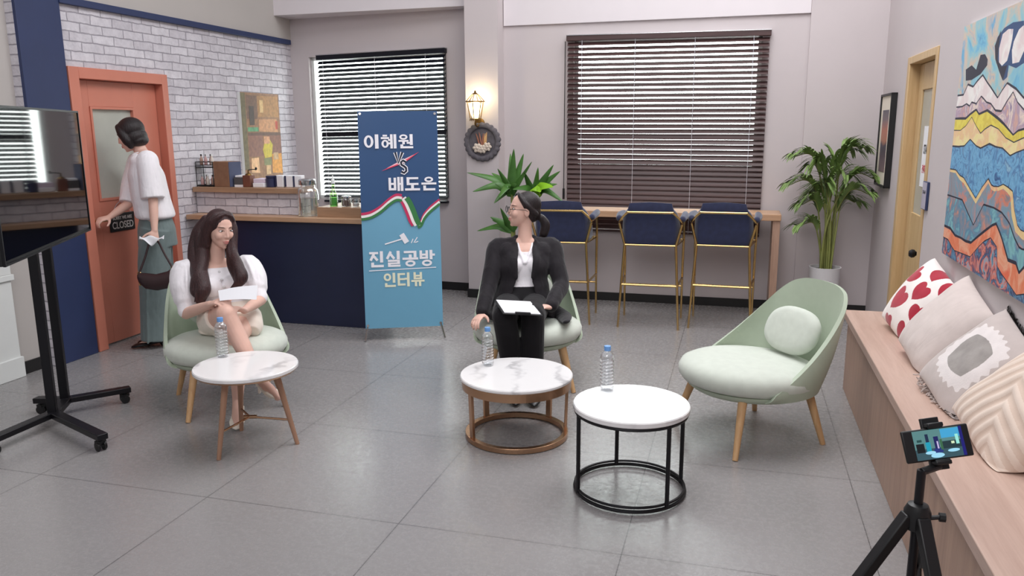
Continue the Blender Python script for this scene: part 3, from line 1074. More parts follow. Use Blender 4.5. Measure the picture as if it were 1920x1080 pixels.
mb = MB(); mb.box(cT + nz * .0 + Vector((0, 0, (z0 + z1) / 2 + .006)), (2 * hw - .022, .006, z1 - z0 - .032), R)
part('screen', mb, 'screen_black', tv, smooth=False)
mb = MB()
for s in (-1, 1):
    e = cT + ux * s * (hw - .004)
    mb.bar(e + nz * .002 + Vector((0, 0, z0)), e + nz * .002 + Vector((0, 0, z1)), .010, .010, up=nz)
for z in (z0 + .004, z1 - .004):
    mb.bar(cT - ux * hw + nz * .002 + Vector((0, 0, z)), cT + ux * hw + nz * .002 + Vector((0, 0, z)), .010, .010)
part('bezel', mb, 'black_metal', tv, smooth=False)
pA = Vector((-3.600, 3.320, .08)) - O; pB = Vector((-3.715, 3.520, .08)) - O
for p in (pA, pB):
    mb = MB(); mb.bar(p, p + Vector((0, 0, 1.42)) , .040, .046, up=nz)
    part('post', mb, 'black_metal', tv, bevel=.004)
mb = MB()
for z in (1.2, 1.5):
    mb.bar(pA + Vector((0, 0, z)) - ux * -.1, pB + Vector((0, 0, z)) - ux * .1, .02, .05)
mb.box((pA + pB) / 2 + nz * .055 + Vector((0, 0, 1.30)), (.36, .11, .36), R)
part('mounting_bracket', mb, 'black_metal', tv, bevel=.003)
legs = {'a': (pA, Vector((-3.60, 2.905, .075)) - O), 'b': (pA, Vector((-3.075, 3.115, .075)) - O), 'c': (pB, Vector((-3.505, 3.80, .085)) - O), 'd': (pB, Vector((-3.90, 3.49, .085)) - O)}
for k, (p, q) in legs.items():
    a = Vector((p.x, p.y, .085)); q = Vector((q.x, q.y, .080))
    mb = MB(); mb.bar(a - (q - a).normalized() * .03, q, .055, .032)
    lg = part('base_leg', mb, 'black_metal', tv, bevel=.004)
    c = q - (q - a).normalized() * .035
    mb = MB()
    mb.tube([(c.x, c.y, .03), (c.x, c.y, .066)], .012, 10)
    ax = (Vector((0, 0, 1)), (q - a).normalized(), Vector((0, 0, 1)).cross((q - a).normalized()))
    for s in (-.016, .016):
        mb.lathe([(.012, -.008), (.024, -.007), (.0255, -.003), (.0255, .003), (.024, .007), (.012, .008)], Vector((c.x, c.y, .0256)) + ax[2] * s, 20, ax=ax)
    mb.box((c.x, c.y, .048), (.034, .044, .018))
    part('caster', mb, 'black_plastic', lg)
mb = MB(); mb.bar(Vector((pA.x, pA.y, .085)), Vector((pB.x, pB.y, .085)), .07, .03)
part('base_plate', mb, 'black_metal', tv, bevel=.003)

# ---- X banner
bn = thing('x_banner_stand', 'tall blue banner with white lettering on an X-frame stand', 'banner', (-2.455, 5.57, 0))
O = Vector(bn.location)
BL = Vector((-2.735, 5.445, .098)) - O; BR = Vector((-2.185, 5.690, .098)) - O
bx = (BR - BL).normalized(); bw = (BR - BL).length
back = Vector((-bx.y, bx.x, 0))
TL = BL + back * .16 + Vector((0, 0, 1.66)); TL += bx * .025
by = (TL - BL); by -= bx * by.dot(bx); BH = by.length; by.normalize()
bz = bx.cross(by)                       # out of the sheet towards the room
if bz.y > 0: bz = -bz
def BP(u, v, off=0.0):                  # u across 0..1, v down 0..1
    return BL + bx * (u * bw) + by * ((1 - v) * BH) + bz * off
k = N('banner_vinyl')
k.set(Roughness=0.42)
def banner_surface():
    def fn(u, v): return BP(u, 1 - v, .004 * sin(u * pi) * sin(v * pi * 2))
    mb = MB()
    def ribbon_y(u):
        pts = [(0, .475), (.12, .468), (.25, .44), (.38, .405), (.5, .392), (.56, .41), (.62, .46), (.68, .515), (.73, .52), (.78, .50), (.88, .455), (1.0, .42)]
        for (a, p), (b2, q) in zip(pts[:-1], pts[1:]):
            if u <= b2: return p + (q - p) * (u - a) / (b2 - a)
        return pts[-1][1]
    NU, NV = 60, 240
    mb.grid(fn, NU, NV, lambda u, v: 0 if (1 - v) < ribbon_y(u) else 1)
    return mb
def vinyl(name, c):
    k = N(name); k.set(Roughness=0.4)
    k.base(c)
    tr = k.n('ShaderNodeBsdfTranslucent'); tr.inputs[0].default_value = c
    mx = k.n('ShaderNodeMixShader'); mx.inputs[0].default_value = 0.14
    k.l(k.b.outputs[0], mx.inputs[1]); k.l(tr.outputs[0], mx.inputs[2]); k.l(mx.outputs[0], k.out.inputs[0])
    return k.m
M['ban_dark'] = vinyl('banner_dark_blue', rgb(44, 80, 126))
M['ban_light'] = vinyl('banner_light_blue', rgb(112, 170, 200))
part('banner_sheet', banner_surface(), ['ban_dark', 'ban_light'], bn, angle=60)
M['letter'] = flat('banner_white_print', rgb(240, 238, 244))
M['letter_cream'] = flat('banner_cream_print', rgb(232, 232, 206))
M['rib_red'] = flat('ribbon_red', rgb(196, 44, 92)); M['rib_white'] = flat('ribbon_white', rgb(238, 234, 232)); M['rib_green'] = flat('ribbon_green', rgb(52, 122, 66))
M['streak'] = flat('streak_red', rgb(226, 62, 92)); M['streak_w'] = flat('streak_pale', rgb(248, 190, 200))
M['ink_dark'] = flat('dark_print', rgb(22, 26, 48))
# hangul built from strokes: r = bar, o = ring, l = slanted stroke (unit square, y up)
HG = {
 '이': 'o .32 .5 .29 .44 .13;r .74 0 .92 1',
 '혜': 'r .14 .87 .38 .97;r .02 .69 .5 .8;o .26 .33 .22 .28 .1;r .61 0 .73 1;r .83 0 .96 1;r .48 .55 .61 .66;r .48 .3 .61 .41',
 '원': 'o .34 .81 .25 .18 .09;r .04 .48 .64 .58;r .28 .3 .4 .48;r .56 .33 .78 .43;r .76 .24 .91 1;r .15 0 .29 .26;r .15 0 .93 .12',
 '배': 'r .04 .05 .16 .95;r .38 .05 .5 .95;r .04 .05 .5 .18;r .04 .45 .5 .57;r .62 0 .74 1;r .84 0 .97 1;r .74 .45 .84 .56',
 '도': 'r .14 .85 .88 .97;r .14 .42 .28 .97;r .14 .42 .88 .54;r .43 .1 .57 .42;r .02 .02 .98 .15',
 '은': 'o .5 .8 .28 .19 .1;r .02 .44 .98 .56;r .14 0 .28 .34;r .14 0 .9 .13',
 '진': 'r .05 .85 .57 .96;l .34 .9 .1 .42 .12;l .3 .72 .54 .42 .12;r .72 .3 .87 1;r .15 0 .29 .28;r .15 0 .9 .12',
 '실': 'l .33 .98 .08 .5 .12;l .3 .82 .54 .5 .12;r .72 .48 .87 1;r .15 .33 .87 .43;r .74 .2 .87 .43;r .15 .17 .87 .26;r .15 0 .28 .26;r .15 0 .9 .1',
 '공': 'r .12 .86 .88 .97;r .74 .58 .88 .97;r .43 .5 .57 .74;r .02 .43 .98 .54;o .5 .18 .31 .2 .11',
 '방': 'r .06 .46 .18 .98;r .44 .46 .56 .98;r .06 .46 .56 .57;r .06 .67 .56 .77;r .7 .42 .84 1;r .84 .65 1 .76;o .5 .18 .31 .2 .11',
 '인': 'o .33 .7 .27 .27 .12;r .74 .3 .89 1;r .15 0 .29 .26;r .15 0 .92 .12',
 '터': 'r .05 .85 .58 .96;r .05 .48 .56 .59;r .05 .08 .18 .96;r .05 .08 .6 .2;r .58 .5 .76 .61;r .76 0 .91 1',
 '뷰': 'r .2 .5 .33 1;r .67 .5 .8 1;r .2 .5 .8 .61;r .2 .7 .8 .8;r .02 .32 .98 .43;r .28 0 .41 .33;r .59 0 .72 .33',
}
def hangul(mb, ch, u0, v0, u1, v1, off, P):
    """draw one syllable in the box u0..u1 (left-right), v0..v1 (top-bottom)"""
    def q(x, y, o): return P(u0 + (u1 - u0) * x, v1 - (v1 - v0) * y, o)
    def poly(pts, o0, o1):
        lo = mb.vs([q(x, y, o0) for x, y in pts]); hi = mb.vs([q(x, y, o1) for x, y in pts])
        mb.face(hi)
        n = len(pts)
        for i in range(n):
            j = (i + 1) % n
            mb.face([lo[i], lo[j], hi[j], hi[i]])
    for st_ in HG[ch].split(';'):
        t = st_.split(); a = [float(x) for x in t[1:]]
        off += .00004
        if t[0] == 'r':
            a = [a[0] - .022, a[1] - .016, a[2] + .022, a[3] + .016]
            poly([(a[0], a[1]), (a[2], a[1]), (a[2], a[3]), (a[0], a[3])], off - .0006, off)
        elif t[0] == 'l':
            d = Vector((a[2] - a[0], a[3] - a[1])).normalized(); n = Vector((-d.y, d.x)) * (a[4] + .04) / 2
            poly([(a[0] + n.x, a[1] + n.y), (a[0] - n.x, a[1] - n.y), (a[2] - n.x, a[3] - n.y), (a[2] + n.x, a[3] + n.y)], off - .0006, off)
        else:
            cx, cy, rx, ry, w = a
            w += .035; rx += .012; ry += .012
            S_ = 28
            ou = mb.vs([q(cx + rx * cos(2 * pi * i / S_), cy + ry * sin(2 * pi * i / S_), off) for i in range(S_)])
            inn = mb.vs([q(cx + (rx - w) * cos(2 * pi * i / S_), cy + (ry - w * .9) * sin(2 * pi * i / S_), off) for i in range(S_)])
            for i in range(S_):
                j = (i + 1) % S_
                mb.face([ou[i], ou[j], inn[j], inn[i]])
def word(txt, u0, u1, v0, v1, mat, nm, off=.0062, gap=.10, skew=.0):
    mb = MB()
    n = len(txt); w = (u1 - u0) / (n + gap * (n - 1))
    for i, c in enumerate(txt):
        a = u0 + i * w * (1 + gap)
        hangul(mb, c, a, v0, a + w, v1, off, BP)
    return part(nm, mb, mat, bn, smooth=False)
word('이혜원', .065, .695, .106, .168, 'letter', 'lettering')
word('배도은', .355, .965, .300, .362, 'letter', 'lettering')
word('진실공방', .075, .915, .640, .712, 'letter', 'lettering', gap=.06)
word('인터뷰', .245, .775, .742, .806, 'letter_cream', 'lettering', gap=.06)
def bpoly(pts, mat, nm, off=.0062):
    mb = MB(); mb.face(mb.vs([BP(u, v, off) for u, v in pts]))
    return part(nm, mb, mat, bn, smooth=False)
bpoly([(.07, .727), (.93, .719), (.93, .723), (.07, .731)], 'letter', 'underline')
bpoly([(.27, .272), (.50, .232), (.76, .185), (.56, .236)], 'streak', 'streak_mark', .0055)
bpoly([(.34, .2585), (.50, .228), (.70, .196), (.53, .234)], 'streak_w', 'streak_mark', .0058)
mb = MB()
def bstroke(mb, pts, w, off):
    P_ = [Vector((u * bw, v * BH)) for u, v in pts]
    L_, R_ = [], []
    for i, p in enumerate(P_):
        d = (P_[min(i + 1, len(P_) - 1)] - P_[max(i - 1, 0)]).normalized(); n = Vector((-d.y, d.x)) * w / 2
        L_.append(p + n); R_.append(p - n)
    vl = mb.vs([BP(p.x / bw, p.y / BH, off) for p in L_]); vr = mb.vs([BP(p.x / bw, p.y / BH, off) for p in R_])
    for i in range(len(P_) - 1): mb.face([vl[i], vl[i + 1], vr[i + 1], vr[i]])
Vp = [(.455, .187), (.49, .236), (.545, .187)]
Sp = [(.585, .232), (.55, .224), (.525, .232), (.528, .243), (.56, .25), (.585, .258), (.588, .272), (.56, .281), (.525, .275)]
m1, m2 = MB(), MB()
for q in (Vp, Sp):
    bstroke(m1, q, .030, .0064); bstroke(m2, q, .016, .0068)
part('versus_outline', m1, 'letter', bn, smooth=False); part('versus_letters', m2, 'ink_dark', bn, smooth=False)
path = [(0.0, .478), (.06, .476), (.14, .468), (.25, .445), (.36, .412), (.45, .393), (.52, .396)]
path2 = [(.54, .395), (.58, .418), (.625, .458), (.665, .50), (.70, .522)]
path3 = [(.71, .522), (.755, .515), (.80, .482), (.88, .450), (1.0, .416)]
for pth, offs, w in ((path, ((-.012, 'rib_red'), (.0005, 'rib_white'), (.012, 'rib_green')), .020), (path2, ((.012, 'rib_red'), (0, 'rib_white'), (-.012, 'rib_green')), .040), (path3, ((-.010, 'rib_red'), (.0, 'rib_white'), (.010, 'rib_green')), .018)):
    for i, (d, mt) in enumerate(offs):
        mb = MB()
        if pth is path2: q = [(u - d * 3.2, v) for u, v in catmull([(a, c, 0) for a, c in pth], 6) and [(p.x, p.y) for p in catmull([(a, c, 0) for a, c in pth], 6)]]
        else: q = [(p.x, p.y + d) for p in catmull([(a, c, 0) for a, c in pth], 6)]
        bstroke(mb, q, w, .0072 + i * .0002)
        part('ribbon', mb, mt, bn, smooth=False)
mb = MB()
bstroke(mb, [(.285, .607), (.50, .585)], .010, .0062); bstroke(mb, [(.50, .562), (.565, .602)], .040, .0064)
bstroke(mb, [(.62, .605), (.645, .585)], .007, .0062); bstroke(mb, [(.655, .603), (.70, .578)], .007, .0062); bstroke(mb, [(.67, .603), (.71, .597)], .007, .0062)
part('gavel_mark', mb, 'letter', bn, smooth=False)
hub = BP(.5, .62, -.075)
for u, v in ((0.03, .012), (.97, .012), (.03, .985), (.97, .985)):
    mb = MB(); mb.lathe([(.010, 0), (.010, .003), (.004, .003)], BP(u, v, .003), 14, ax=(bx, by, bz)); 
    part('eyelet', mb, 'chrome', bn)
for u, v in ((.03, .012), (.97, .012)):
    mb = MB(); mb.tube([hub, hub + (BP(u, v, -.02) - hub) * .5 - bz * .02, BP(u, v, -.006)], .005, 8, 5)
    part('frame_arm', mb, 'black_plastic', bn)
for u, v in ((.03, .985), (.97, .985)):
    e = BP(u, v, -.006); foot = Vector((e.x, e.y, 0)) + bx * (.028 if u > .5 else -.022) + bz * .03; foot.z = .006
    mb = MB(); mb.tube([hub, e + (hub - e) * .1, e], .006, 8)
    part('frame_arm', mb, 'black_plastic', bn)
    mb = MB(); mb.tube([e, foot], .008, 10); part('foot', mb, 'chrome', bn)
mb = MB(); ft = hub - bz * .42; ft.z = .006; mb.tube([hub, ft], .006, 8); part('rear_leg', mb, 'black_plastic', bn)
mb = MB(); mb.ell(hub, (.03, .03, .03)); part('hub', mb, 'black_plastic', bn)

# ================================================================== coffee corner on the left
ct = thing('service_counter', 'navy service counter with an oak top left of the banner', 'counter', (-3.7, 6.0, 0))
b = MB(); rspan(b, ct, -4.545, -2.835, 5.765, 6.34, .875, .915)
part('counter_top', b, 'oak_x', ct, bevel=.004)
b = MB(); rspan(b, ct, -4.10, -2.895, 5.815, 6.30, 0, .875)
part('front_panel', b, 'navy_counter', ct, bevel=.003)
b = MB(); rspan(b, ct, -3.34, -2.86, 5.86, 6.30, .915, .995)
part('raised_shelf', b, 'oak_shelf', ct, bevel=.003)
hb = thing('bar_ledge', 'low white brick ledge with an oak plank behind the service counter', 'shelf', (-4.05, 6.0, .915))
b = MB(); rspan(b, hb, -4.55, -3.535, 5.93, 6.10, .916, 1.10)
part('brick_panel', b, 'brick_x', hb, smooth=False)
b = MB(); rspan(b, hb, -4.55, -3.52, 5.885, 6.16, 1.10, 1.142)
part('plank', b, 'oak_shelf', hb, bevel=.003)
ZP = 1.1425
# wire rack with two tiers of small bottles
rk = thing('wire_rack', 'small black wire rack with two tiers at the left end of the plank', 'rack', (-4.462, 6.0, ZP))
mb = MB()
for x in (-.085, .085):
    for y in (-.05, .05):
        mb.tube([(x, y, 0), (x, y, .215)], .0035, 6)
for z in (.012, .165, .212):
    for y in (-.05, .05): mb.tube([(-.085, y, z), (.085, y, z)], .0035, 6)
    for x in (-.085, .085): mb.tube([(x, -.05, z), (x, .05, z)], .0035, 6)
part('wire_frame', mb, 'black_metal', rk)
for z in (.008, .185):
    mb = MB(); mb.span(-.085, .085, -.05, .05, z - .003, z + .001); part('tier_tray', mb, 'black_metal', rk, smooth=False)
def mini(mat, capm):
    o = thing('syrup_bottle', '', 'bottle')
    mb = MB(); mb.lathe([(.012, 0), (.014, .003), (.014, .05), (.006, .066), (.006, .078)], (0, 0, 0), 14); part('glass_body', mb, mat, o)
    mb = MB(); mb.lathe([(.0075, .076), (.0075, .09), (.003, .091)], (0, 0, 0), 12); part('stopper', mb, capm, o)
    return o
M['amber'] = plain('amber_bottle', rgb(170, 138, 122), 0.2, var=.2); M['pale_bottle'] = plain('pale_bottle', rgb(216, 206, 196), 0.2, var=.1)
M['rosy_bottle'] = plain('rosy_bottle', rgb(188, 148, 146), 0.25, var=.1)
pr = [mini('amber', 'black_plastic'), mini('pale_bottle', 'white_trim'), mini('rosy_bottle', 'chrome')]
posn = [(-.06, 0, .186), (-.03, .02, .186), (-.005, -.015, .186), (.03, .01, .186), (.055, -.01, .186), (-.055, -.015, .009), (-.028, .015, .009), (0, -.012, .009), (.028, .012, .009), (.055, -.014, .009)]
used = set()
for i, (x, y, z) in enumerate(posn):
    q = i % 3
    o = pr[q] if q not in used else copy_tree(pr[q])
    used.add(q)
    nm_ = ['amber', 'pale', 'rosy'][q]
    o.location = (-4.462 + x, 6.0 + y, ZP + z)
    tag(o, ('small syrup bottles on the top tier of the wire rack' if z > .1 else 'small syrup bottles inside the lower tier of the wire rack'), 'bottle', 'syrup bottles on top of the rack' if z > .1 else 'syrup bottles in the lower rack')
# brown box and what stands beside it
def simple(name, label, cat, mb, mat, loc, rz=0, bevel=.003, group=None, **kw):
    o = part(name, mb, mat, None, bevel, **kw)
    o.location = loc; o.rotation_euler = (0, 0, rz)
    return tag(o, label, cat, group)
M['cork'] = plain('brown_card', rgb(140, 104, 80), .8, var=.12, vscale=20); M['slate'] = plain('slate_blue_card', rgb(74, 80, 106), .7)
M['jar_brown'] = plain('brown_wood_jar', rgb(112, 66, 50), .5, var=.2); M['book_grey'] = plain('dark_grey_book', rgb(80, 78, 80), .7)
bx_ = thing('storage_box', 'upright brown storage box with slate blue side on the oak plank', 'box', (-4.28, 6.015, ZP), radians(-8))
mb = MB(); mb.box((0, 0, .108), (.17, .15, .216)); part('box_body', mb, 'cork', bx_, bevel=.003)
mb = MB(); mb.box((.088, 0, .108), (.006, .145, .212)); part('side_panel', mb, 'slate', bx_, bevel=.001)
mb = MB(); mb.lathe([(.028, 0), (.034, .004), (.034, .07), (.03, .075)], (0, 0, 0), 18)
simple('dark_jar', 'small black jar between the wire rack and brown box', 'jar', mb, 'black_plastic', (-4.385, 6.12, ZP))
bk = thing('book', 'thick dark grey book lying beside the brown box', 'book', (-4.135, 6.035, ZP), radians(4))
mb = MB(); mb.box((0, 0, .010), (.10, .14, .02)); part('pages', mb, 'paper', bk)
mb = MB(); mb.box((0, 0, .051), (.104, .144, .062)); part('cover', mb, 'book_grey', bk, bevel=.002)
mb = MB(); mb.box((0, 0, .008), (.10, .12, .016))
simple('notebook', 'white notebook lying on the dark grey book', 'book', mb, 'paper', (-4.13, 6.035, ZP + .0822), .1, .002)
gr = thing('wooden_grinder', 'dark brown wooden hand grinder in front of the poster', 'grinder', (-4.06, 6.0, ZP))
mb = MB(); mb.box((0, 0, .05), (.075, .075, .10)); part('grinder_box', mb, 'jar_brown', gr, bevel=.004)
mb = MB(); mb.lathe([(.03, .10), (.025, .112), (.008, .118), (.006, .145)], (0, 0, 0), 18); part('hopper', mb, 'iron', gr)
mb = MB(); mb.tube([(0, 0, .143), (.05, 0, .150), (.075, 0, .146)], .004, 8, 3); mb.ell((.078, 0, .156), (.01, .01, .013)); part('crank', mb, 'black_metal', gr)
M['lilac_paper'] = plain('lilac_paper', rgb(216, 202, 218), .8)
mb = MB(); mb.box((0, 0, .018), (.11, .15, .036))
simple('napkin_stack', 'low stack of cream napkins on the plank', 'napkins', mb, 'paper', (-3.94, 6.03, ZP), 0, .004)
mb = MB(); mb.box((0, 0, .018), (.105, .14, .036))
simple('napkin_stack', 'lilac napkins on the cream napkin stack', 'napkins', mb, 'lilac_paper', (-3.94, 6.03, ZP + .0362), .05, .004)
M['navy_tin'] = plain('navy_tin', rgb(44, 48, 80), .35)
tn = thing('navy_canister', 'dark navy ribbed canister standing on the plank', 'canister', (-3.848, 6.01, ZP))
mb = MB()
mb.lathe([(.041 + .002 * (i % 2), .002 + i * .0085) for i in range(10)], (0, 0, 0), 28); part('canister_body', mb, 'navy_tin', tn)
mb = MB(); mb.lathe([(.042, .080), (.044, .082), (.044, .096), (.03, .098)], (0, 0, 0), 28); part('lid', mb, 'navy_tin', tn)
pk0 = None
GP = 'white packs with a navy band on the plank'
for i, x in enumerate((-3.755, -3.665, -3.585)):
    if i == 0:
        pk0 = thing('coffee_pack', '', 'pack')
        mb = MB(); mb.box((0, 0, .051), (.078, .06, .102)); part('pack_body', mb, 'paper', pk0, bevel=.006)
        mb = MB(); mb.box((-.034, 0, .052), (.018, .0625, .092)); part('navy_band', mb, 'navy_tin', pk0, bevel=.002)
        o = pk0
    else: o = copy_tree(pk0)
    o.location = (x, 6.02, ZP); o.rotation_euler = (0, 0, .06 * (i - 1))
    tag(o, ['white pack with navy band right beside the navy canister', 'white pack with navy band between two like it', 'white pack at the right end of the oak plank'][i], 'pack', GP)
# glass dispenser and jars on the counter
gd = thing('glass_dispenser', 'large clear glass drink jar with a tap beside the plank end', 'jar', (-3.44, 5.90, .9155))
mb = MB(); mb.lathe([(.055, 0), (.062, .004), (.064, .02), (.066, .12), (.060, .15), (.045, .165), (.045, .178), (.047, .18)], (0, 0, 0), 32); part('glass_body', mb, 'clear_glass', gd)
gd.location = (-3.44, 5.90, .9155); gd.scale = (1.35, 1.35, 1.45)
mb = MB(); mb.lathe([(.050, .178), (.052, .182), (.052, .205), (.046, .212), (.01, .216)], (0, 0, 0), 32); part('lid', mb, 'chrome', gd)
mb = MB(); mb.tube([(0, -.064, .03), (0, -.085, .03)], .006, 10); mb.tube([(0, -.085, .04), (0, -.085, .012)], .007, 10); part('tap', mb, 'chrome', gd)
mb = MB(); mb.lathe([(.058, .006), (.060, .01), (.061, .105), (.02, .106)], (0, 0, 0), 32)
M['lemon_water'] = water_glass('cloudy_water', (.80, .82, .78, 1), .2); part('water', mb, 'lemon_water', gd)
ZR = .9955
M['green_bottle'] = water_glass('green_tinted', (.52, .86, .40, 1), .05); M['green_liquid'] = plain('green_liquid', rgb(120, 178, 86), .2)
gb = thing('green_bottle', 'slim bottle with bright green bottom on the raised oak shelf', 'bottle', (-3.235, 5.96, ZR))
mb = MB(); mb.lathe([(.024, 0), (.027, .003), (.027, .075), (.012, .11), (.010, .15), (.012, .152)], (0, 0, 0), 24); part('glass_body', mb, 'green_bottle', gb)
mb = MB(); mb.lathe([(.022, .003), (.025, .006), (.025, .058), (.01, .059)], (0, 0, 0), 24); part('liquid', mb, 'green_liquid', gb)
mb = MB(); mb.lathe([(.014, .150), (.014, .170), (.006, .182), (.004, .205)], (0, 0, 0), 18); part('pump_head', mb, 'white_trim', gb); gb.scale = (1.25, 1.25, 1.25)
M['brown_contents'] = plain('coffee_beans', rgb(92, 66, 50), .7, var=.5, vscale=120)
bj = thing('storage_jar', 'squat glass jar of brown beans with chrome lid', 'jar', (-3.125, 5.97, ZR))
mb = MB(); mb.lathe([(.036, 0), (.040, .004), (.040, .062), (.036, .07)], (0, 0, 0), 28); part('glass_body', mb, 'clear_glass', bj)
mb = MB(); mb.lathe([(.034, .004), (.037, .006), (.037, .052), (.01, .054)], (0, 0, 0), 28); part('beans', mb, 'brown_contents', bj)
mb = MB(); mb.lathe([(.039, .068), (.041, .070), (.041, .082), (.036, .086)], (0, 0, 0), 28); part('lid', mb, 'chrome', bj)
cup0 = None
for i, (x, y) in enumerate(((-3.03, 5.955), (-2.965, 5.985), (-2.90, 5.955))):
    if i == 0:
        cup0 = thing('glass_cup', '', 'cup')
        mb = MB(); mb.lathe([(.022, 0), (.026, .003), (.031, .07), (.029, .071), (.024, .006), (.01, .005)], (0, 0, 0), 24); part('cup_body', mb, 'clear_glass', cup0)
        mb = MB(); mb.ring((.036, 0, .038), .016, .0035, 20, 6, ax=(Vector((1, 0, 0)), Vector((0, 0, 1)))); part('handle', mb, 'clear_glass', cup0)
        mb = MB(); mb.lathe([(.021, .006), (.024, .02), (.0245, .030), (.005, .031)], (0, 0, 0), 20); part('paper_filler', mb, 'paper', cup0)
        o = cup0
    else: o = copy_tree(cup0)
    o.location = (x, y, ZR); o.rotation_euler = (0, 0, i * 1.3)
    tag(o, ['clear glass cup next to the bean jar', 'clear glass cup standing behind the other cups', 'clear glass cup nearest the blue banner'][i], 'cup', 'glass cups on the raised shelf')

# framed poster on the brick wall (plain cafe scene)
po = thing('canvas_poster', 'framed photo of a yellow-clad barista at a counter on the brick wall', 'poster', (X0, 6.965, 1.55))
mb = MB(); mb.span(.002, .036, -.325, .325, -.415, .425); part('canvas', mb, 'white_trim', po, bevel=.002)
def pimg(y0, y1, z0, z1, c, dz=0.0, nm='picture_patch'):
    key = 'pic_%d_%d_%d' % c
    if key not in M: M[key] = flat(key, rgb(*c))
    return (y0, y1, z0, z1, key)
rects = [(-.325, .325, -.415, .425, (146, 104, 70)), (-.325, -.25, -.30, .42, (104, 92, 60)), (-.24, -.06, .18, .40, (112, 80, 62)), (-.05, .31, .20, .40, (166, 120, 70)), (-.05, .28, .05, .18, (190, 136, 92)),
         (-.24, -.06, .06, .10, (92, 150, 106)), (-.24, .325, .02, .05, (98, 66, 52)), (-.24, .0, -.18, .02, (134, 90, 74)), (.08, .325, -.16, .02, (126, 80, 62)), (-.22, -.08, -.34, -.19, (226, 180, 132)),
         (.0, .14, -.20, -.04, (196, 176, 44)), (.02, .12, -.06, .01, (206, 150, 108)), (.0, .13, -.27, -.20, (122, 122, 74)), (.03, .11, -.36, -.27, (206, 168, 120)), (.14, .325, -.36, -.16, (214, 146, 52)), (.17, .26, -.22, -.15, (186, 152, 110)), (-.20, -.12, .12, .30, (70, 54, 48)), (-.02, .04, .24, .36, (214, 178, 120)), (.24, .28, .08, .16, (178, 60, 40))]
mats = []; mb = MB()
for i, (y0, y1, z0, z1, c) in enumerate(rects):
    key = 'pic_%d_%d_%d' % c
    if key not in M: M[key] = plain(key, rgb(*c), .5, var=.25, vscale=26)
    if key not in mats: mats.append(key)
    x = .0362 + i * .0001
    if i in (10,):
        pts = [(y0 + .02, z0), (y1, z0 + .01), (y1 + .03, z0 + .13), (y1 - .02, z1 + .02), (y0 + .03, z1), (y0 - .01, z0 + .08)]
    elif i in (4, 9, 14):
        pts = [(y0, z0 + .01), (y1, z0), (y1 - .01, z1), (y0 + .01, z1 - .005)]
    else: pts = [(y0, z0), (y1, z0), (y1, z1), (y0, z1)]
    mb.face(mb.vs([(x, y, z) for y, z in pts]), mats.index(key))
part('printed_picture', mb, mats, po, smooth=False)

# wall lantern
la = thing('wall_lantern', 'lit bronze wall lantern on the column', 'lamp', (-2.352, 7.205, 1.80))
F = .125
mb = MB(); mb.lathe([(.05, 0), (.05, .008), (.03, .016)], (0, 0, -.13), 24, ax=(Vector((1, 0, 0)), Vector((0, 0, 1)), Vector((0, -1, 0)))); part('wall_plate', mb, 'iron', la)
mb = MB(); mb.tube([(0, -.01, -.13), (0, -.07, -.16), (0, -F, -.14), (0, -F, -.095)], .007, 10, 5); mb.tube([(0, -.01, -.10), (.0, -.05, -.075), (0, -.09, -.10)], .005, 8, 4); part('scroll_arm', mb, 'iron', la)
mb = MB()
for i in range(6):
    t = radians(60 * i + 30); u = Vector((cos(t), sin(t), 0)); c = Vector((0, -F, 0))
    mb.tube([c + u * .048 + Vector((0, 0, -.09)), c + u * .076 + Vector((0, 0, .065))], .004, 6)
    t2_ = radians(60 * i + 90); u2 = Vector((cos(t2_), sin(t2_), 0))
    for r, z in ((.048, -.09), (.078, .065)):
        mb.tube([c + u * r + Vector((0, 0, z)), c + u2 * r + Vector((0, 0, z))], .004, 6)
    mb.tube([c + u * .088 + Vector((0, 0, .065)), c + u * .03 + Vector((0, 0, .13))], .004, 6)
    mb.tube([c + u * .088 + Vector((0, 0, .066)), c + u2 * .088 + Vector((0, 0, .066))], .0055, 6)
    mb.ell(c + u * .05 + Vector((0, 0, -.098)), (.006, .006, .012), u=8, v=6)
mb.lathe([(.035, .128), (.02, .14), (.008, .15), (.01, .158), (.003, .165)], (0, -F, 0), 12)
part('cage', mb, 'iron', la)
M['lamp_glass'] = emit('lit_lantern_glass', (1.0, .82, .42, 1), 5.0)
mb = MB(); mb.lathe([(.024, -.085), (.040, -.05), (.055, .0), (.060, .05), (.03, .062)], (0, -F, 0), 18); part('lit_globe', mb, 'lamp_glass', la)
pl_ = bpy.data.lights.new('lantern_light', 'POINT'); pl_.energy = 5.5; pl_.color = (1, .82, .5); pl_.shadow_soft_size = .06
lo_ = bpy.data.objects.new('lantern_light', pl_); link(lo_, la); lo_.location = (0, -F - .0, .10)

